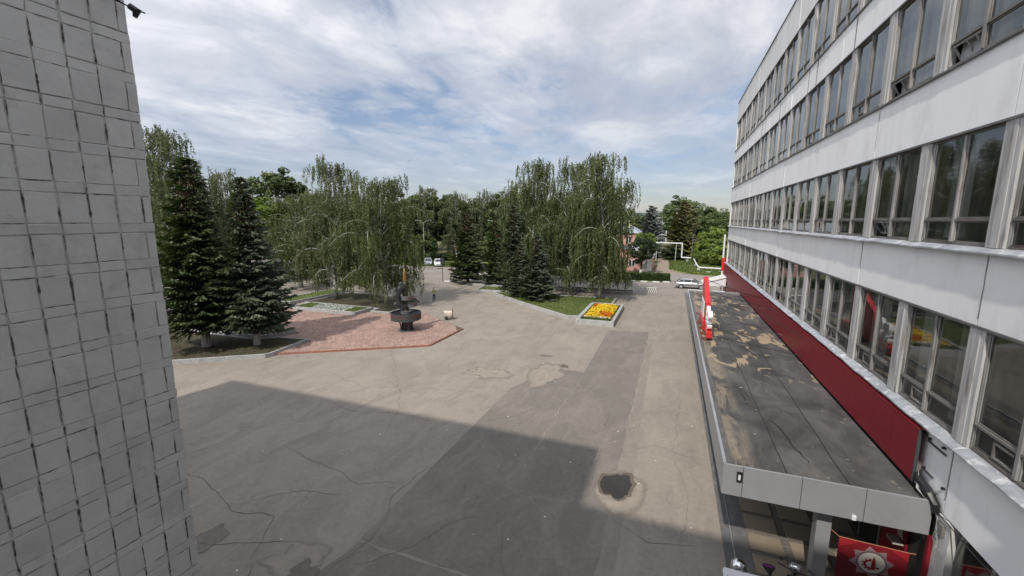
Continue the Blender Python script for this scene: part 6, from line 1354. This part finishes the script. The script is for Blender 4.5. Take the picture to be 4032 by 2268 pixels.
car('white saloon car parked behind the black road sign pole', (-46.2, 77.9, .004), R(-58), 'whitecar', 4.4, 1.72, 1.46, False, 'cars parked beyond the road')
car('pale blue hatchback parked left of the white saloon', (-49.2, 78.8, .004), R(-58), 'palecar', 4.1, 1.7, 1.47, True, 'cars parked beyond the road')
car('teal car half hidden in the shrubs above the grass verge', (-50.5, 93.0, .004), R(10), 'teal', 4.2, 1.7, 1.45, False, 'cars parked beyond the road')
for k, (x, y, p_, lab) in enumerate([(-76, 72, 'whitecar', 'white car glimpsed under the birch branches, farthest left'), (-69.5, 72.5, 'silver', 'silver car glimpsed under the birch branches, second from the left'), (-62, 73.5, 'whitecar', 'white hatchback glimpsed under the birch right of the slender trunk'), (-34.5, 74.0, 'silver', 'silver car behind the narrow roadside spruces')]):
    car(lab, (x, y, .004), R(-60 + k * 9), p_, 4.2, 1.7, 1.45, k % 2 == 0, 'cars parked beyond the road')

# ------------------------------------------------------------------ handcart
hc = empty('handcart', 'rusty handcart carrying an off-white sack at the edge of the brick paving', 'handcart', (-19.85, 35.2, 0), R(35))
for s in (-1, 1): wheel(hc, (0, s * .0, .0), .01) if False else None
for s in (-.24, .24):
    MB().lathe([(.05, -.03), (.15, -.03), (.16, 0), (.15, .03), (.05, .03)], n=16).xf(Matrix.Translation((-.25, s, .16)) @ Matrix.Rotation(R(90), 4, 'X')).ob('wheel', M['rubber'], hc)
b = MB(); b.tube([(-.35, -.2, .3), (.4, -.2, .25)], .02); b.tube([(-.35, .2, .3), (.4, .2, .25)], .02); b.tube([(-.35, -.2, .3), (-.35, .2, .3)], .02); b.tube([(.38, -.24, .0), (.38, -.24, .85), (.36, -.12, 1.08), (.36, .12, 1.08), (.38, .24, .85), (.38, .24, .0)], .022)
b.tube([(.38, -.22, .3), (.38, .22, .3)], .02); b.ob('cart_frame', M['rust'], hc)
tag(MB().add([(-.38, -.24, .33), (.3, -.24, .33), (.3, .24, .33), (-.38, .24, .33), (-.46, -.27, .82), (.33, -.26, .76), (.33, .26, .80), (-.46, .27, .86), (-.42, -.29, .6), (.32, -.28, .56), (.32, .28, .56), (-.42, .29, .6)],
                 [(3, 2, 1, 0), (4, 5, 6, 7), (0, 1, 9, 8), (8, 9, 5, 4), (1, 2, 10, 9), (9, 10, 6, 5), (2, 3, 11, 10), (10, 11, 7, 6), (3, 0, 8, 11), (11, 8, 4, 7)]).xf(Matrix.Translation((-19.85, 35.2, 0)) @ Matrix.Rotation(R(35), 4, 'Z')).ob('sack', M['cardboard'], bevel=.04), 'off-white stained sack standing on the handcart', 'sack')

# ------------------------------------------------------------------ person under the birch
def person(loc, rz):
    J = {'pelvis': (0, 0, .93, .135), 'waist': (0, .0, 1.08, .125), 'chest': (0, .01, 1.30, .15), 'neckb': (0, .0, 1.45, .075), 'neck': (0, -.01, 1.50, .052), 'head': (0, -.03, 1.62, .088), 'crown': (0, -.02, 1.71, .07),
         'hipL': (.09, 0, .88, .095), 'kneeL': (.10, -.05, .50, .062), 'ankL': (.10, .03, .10, .042), 'toeL': (.11, -.14, .045, .035),
         'hipR': (-.09, 0, .88, .095), 'kneeR': (-.10, .0, .50, .062), 'ankR': (-.11, .10, .10, .042), 'toeR': (-.12, -.05, .045, .035),
         'shL': (.18, 0, 1.40, .06), 'elL': (.25, .03, 1.13, .043), 'wrL': (.25, -.08, .90, .030), 'haL': (.25, -.12, .82, .035),
         'shR': (-.18, 0, 1.40, .06), 'elR': (-.25, .02, 1.13, .043), 'wrR': (-.24, -.16, .96, .030), 'haR': (-.23, -.23, .92, .035)}
    Ed = [('pelvis', 'waist'), ('waist', 'chest'), ('chest', 'neckb'), ('neckb', 'neck'), ('neck', 'head'), ('head', 'crown'), ('pelvis', 'hipL'), ('hipL', 'kneeL'), ('kneeL', 'ankL'), ('ankL', 'toeL'), ('pelvis', 'hipR'), ('hipR', 'kneeR'), ('kneeR', 'ankR'), ('ankR', 'toeR'),
          ('chest', 'shL'), ('shL', 'elL'), ('elL', 'wrL'), ('wrL', 'haL'), ('chest', 'shR'), ('shR', 'elR'), ('elR', 'wrR'), ('wrR', 'haR')]
    ks = list(J); me = bpy.data.meshes.new('body'); me.from_pydata([J[k][:3] for k in ks], [(ks.index(a), ks.index(c)) for a, c in Ed], []); o = bpy.data.objects.new('body', me); col.objects.link(o)
    o.modifiers.new('skin', 'SKIN'); sub = o.modifiers.new('sub', 'SUBSURF'); sub.levels = 1; sub.render_levels = 1
    for i, k in enumerate(ks): me.skin_vertices[0].data[i].radius = (J[k][3], J[k][3] * (.8 if k in ('chest', 'waist', 'pelvis') else 1)); me.skin_vertices[0].data[i].use_root = (k == 'pelvis')
    dg = bpy.context.evaluated_depsgraph_get(); m2 = bpy.data.meshes.new_from_object(o.evaluated_get(dg)); bpy.data.objects.remove(o)
    m2.materials.clear()
    for k in ('skin', 'navy', 'hivis', 'hair', 'seam'): m2.materials.append(M[k])
    for p in m2.polygons:
        c = p.center; p.use_smooth = True
        p.material_index = 4 if c.z < .12 else 1 if c.z < .98 and abs(c.x) < .2 else 2 if c.z < 1.44 and (abs(c.x) < .22 or c.z > 1.15) else 0
        if c.z > 1.66 or (c.z > 1.56 and c.y > .02): p.material_index = 3
        if c.z < .98 and abs(c.x) >= .2: p.material_index = 0
    e = empty('person', 'person in dark blue trousers and yellow vest standing half hidden under the wide birch', 'person', loc, rz); b_ = linkmesh('body', m2, e); return e
person((-25.95, 42.6, 0), R(70))

# ------------------------------------------------------------------ birds
bmesh_ = MB().add([(0, -.17, 0), (.03, 0, .02), (-.03, 0, .02), (0, .16, 0), (0, 0, -.03), (.26, .05, .10), (.50, .12, .02), (.24, -.06, .09), (-.26, .05, .10), (-.50, .12, .02), (-.24, -.06, .09)],
                  [(0, 1, 2), (1, 3, 2), (0, 4, 1), (0, 2, 4), (1, 4, 3), (2, 3, 4), (1, 7, 5), (5, 7, 6), (2, 8, 10), (8, 9, 10)]).mesh('bird', M['black'])
for x, y, z, r_, l_ in ((-12, 45, 23, .4, 'highest tiny bird in the clouds, right of the middle'), (-32.4, 70, 26.4, 1.4, 'tiny bird in the clouds near the middle of the sky'), (-42.6, 80, 21, 2.4, 'tiny bird low over the dip in the tree line, on the right'), (-54, 80, 22.1, 3, 'tiny bird low over the wide birch, farthest left'), (-25.3, 90, 28.8, 5, 'tiny bird above the tall island birches')):
    tag(linkmesh('bird', bmesh_, None, (x, y, z), (.5, .3, r_), (.8, .8, .8)), l_, 'bird', 'birds in the sky')
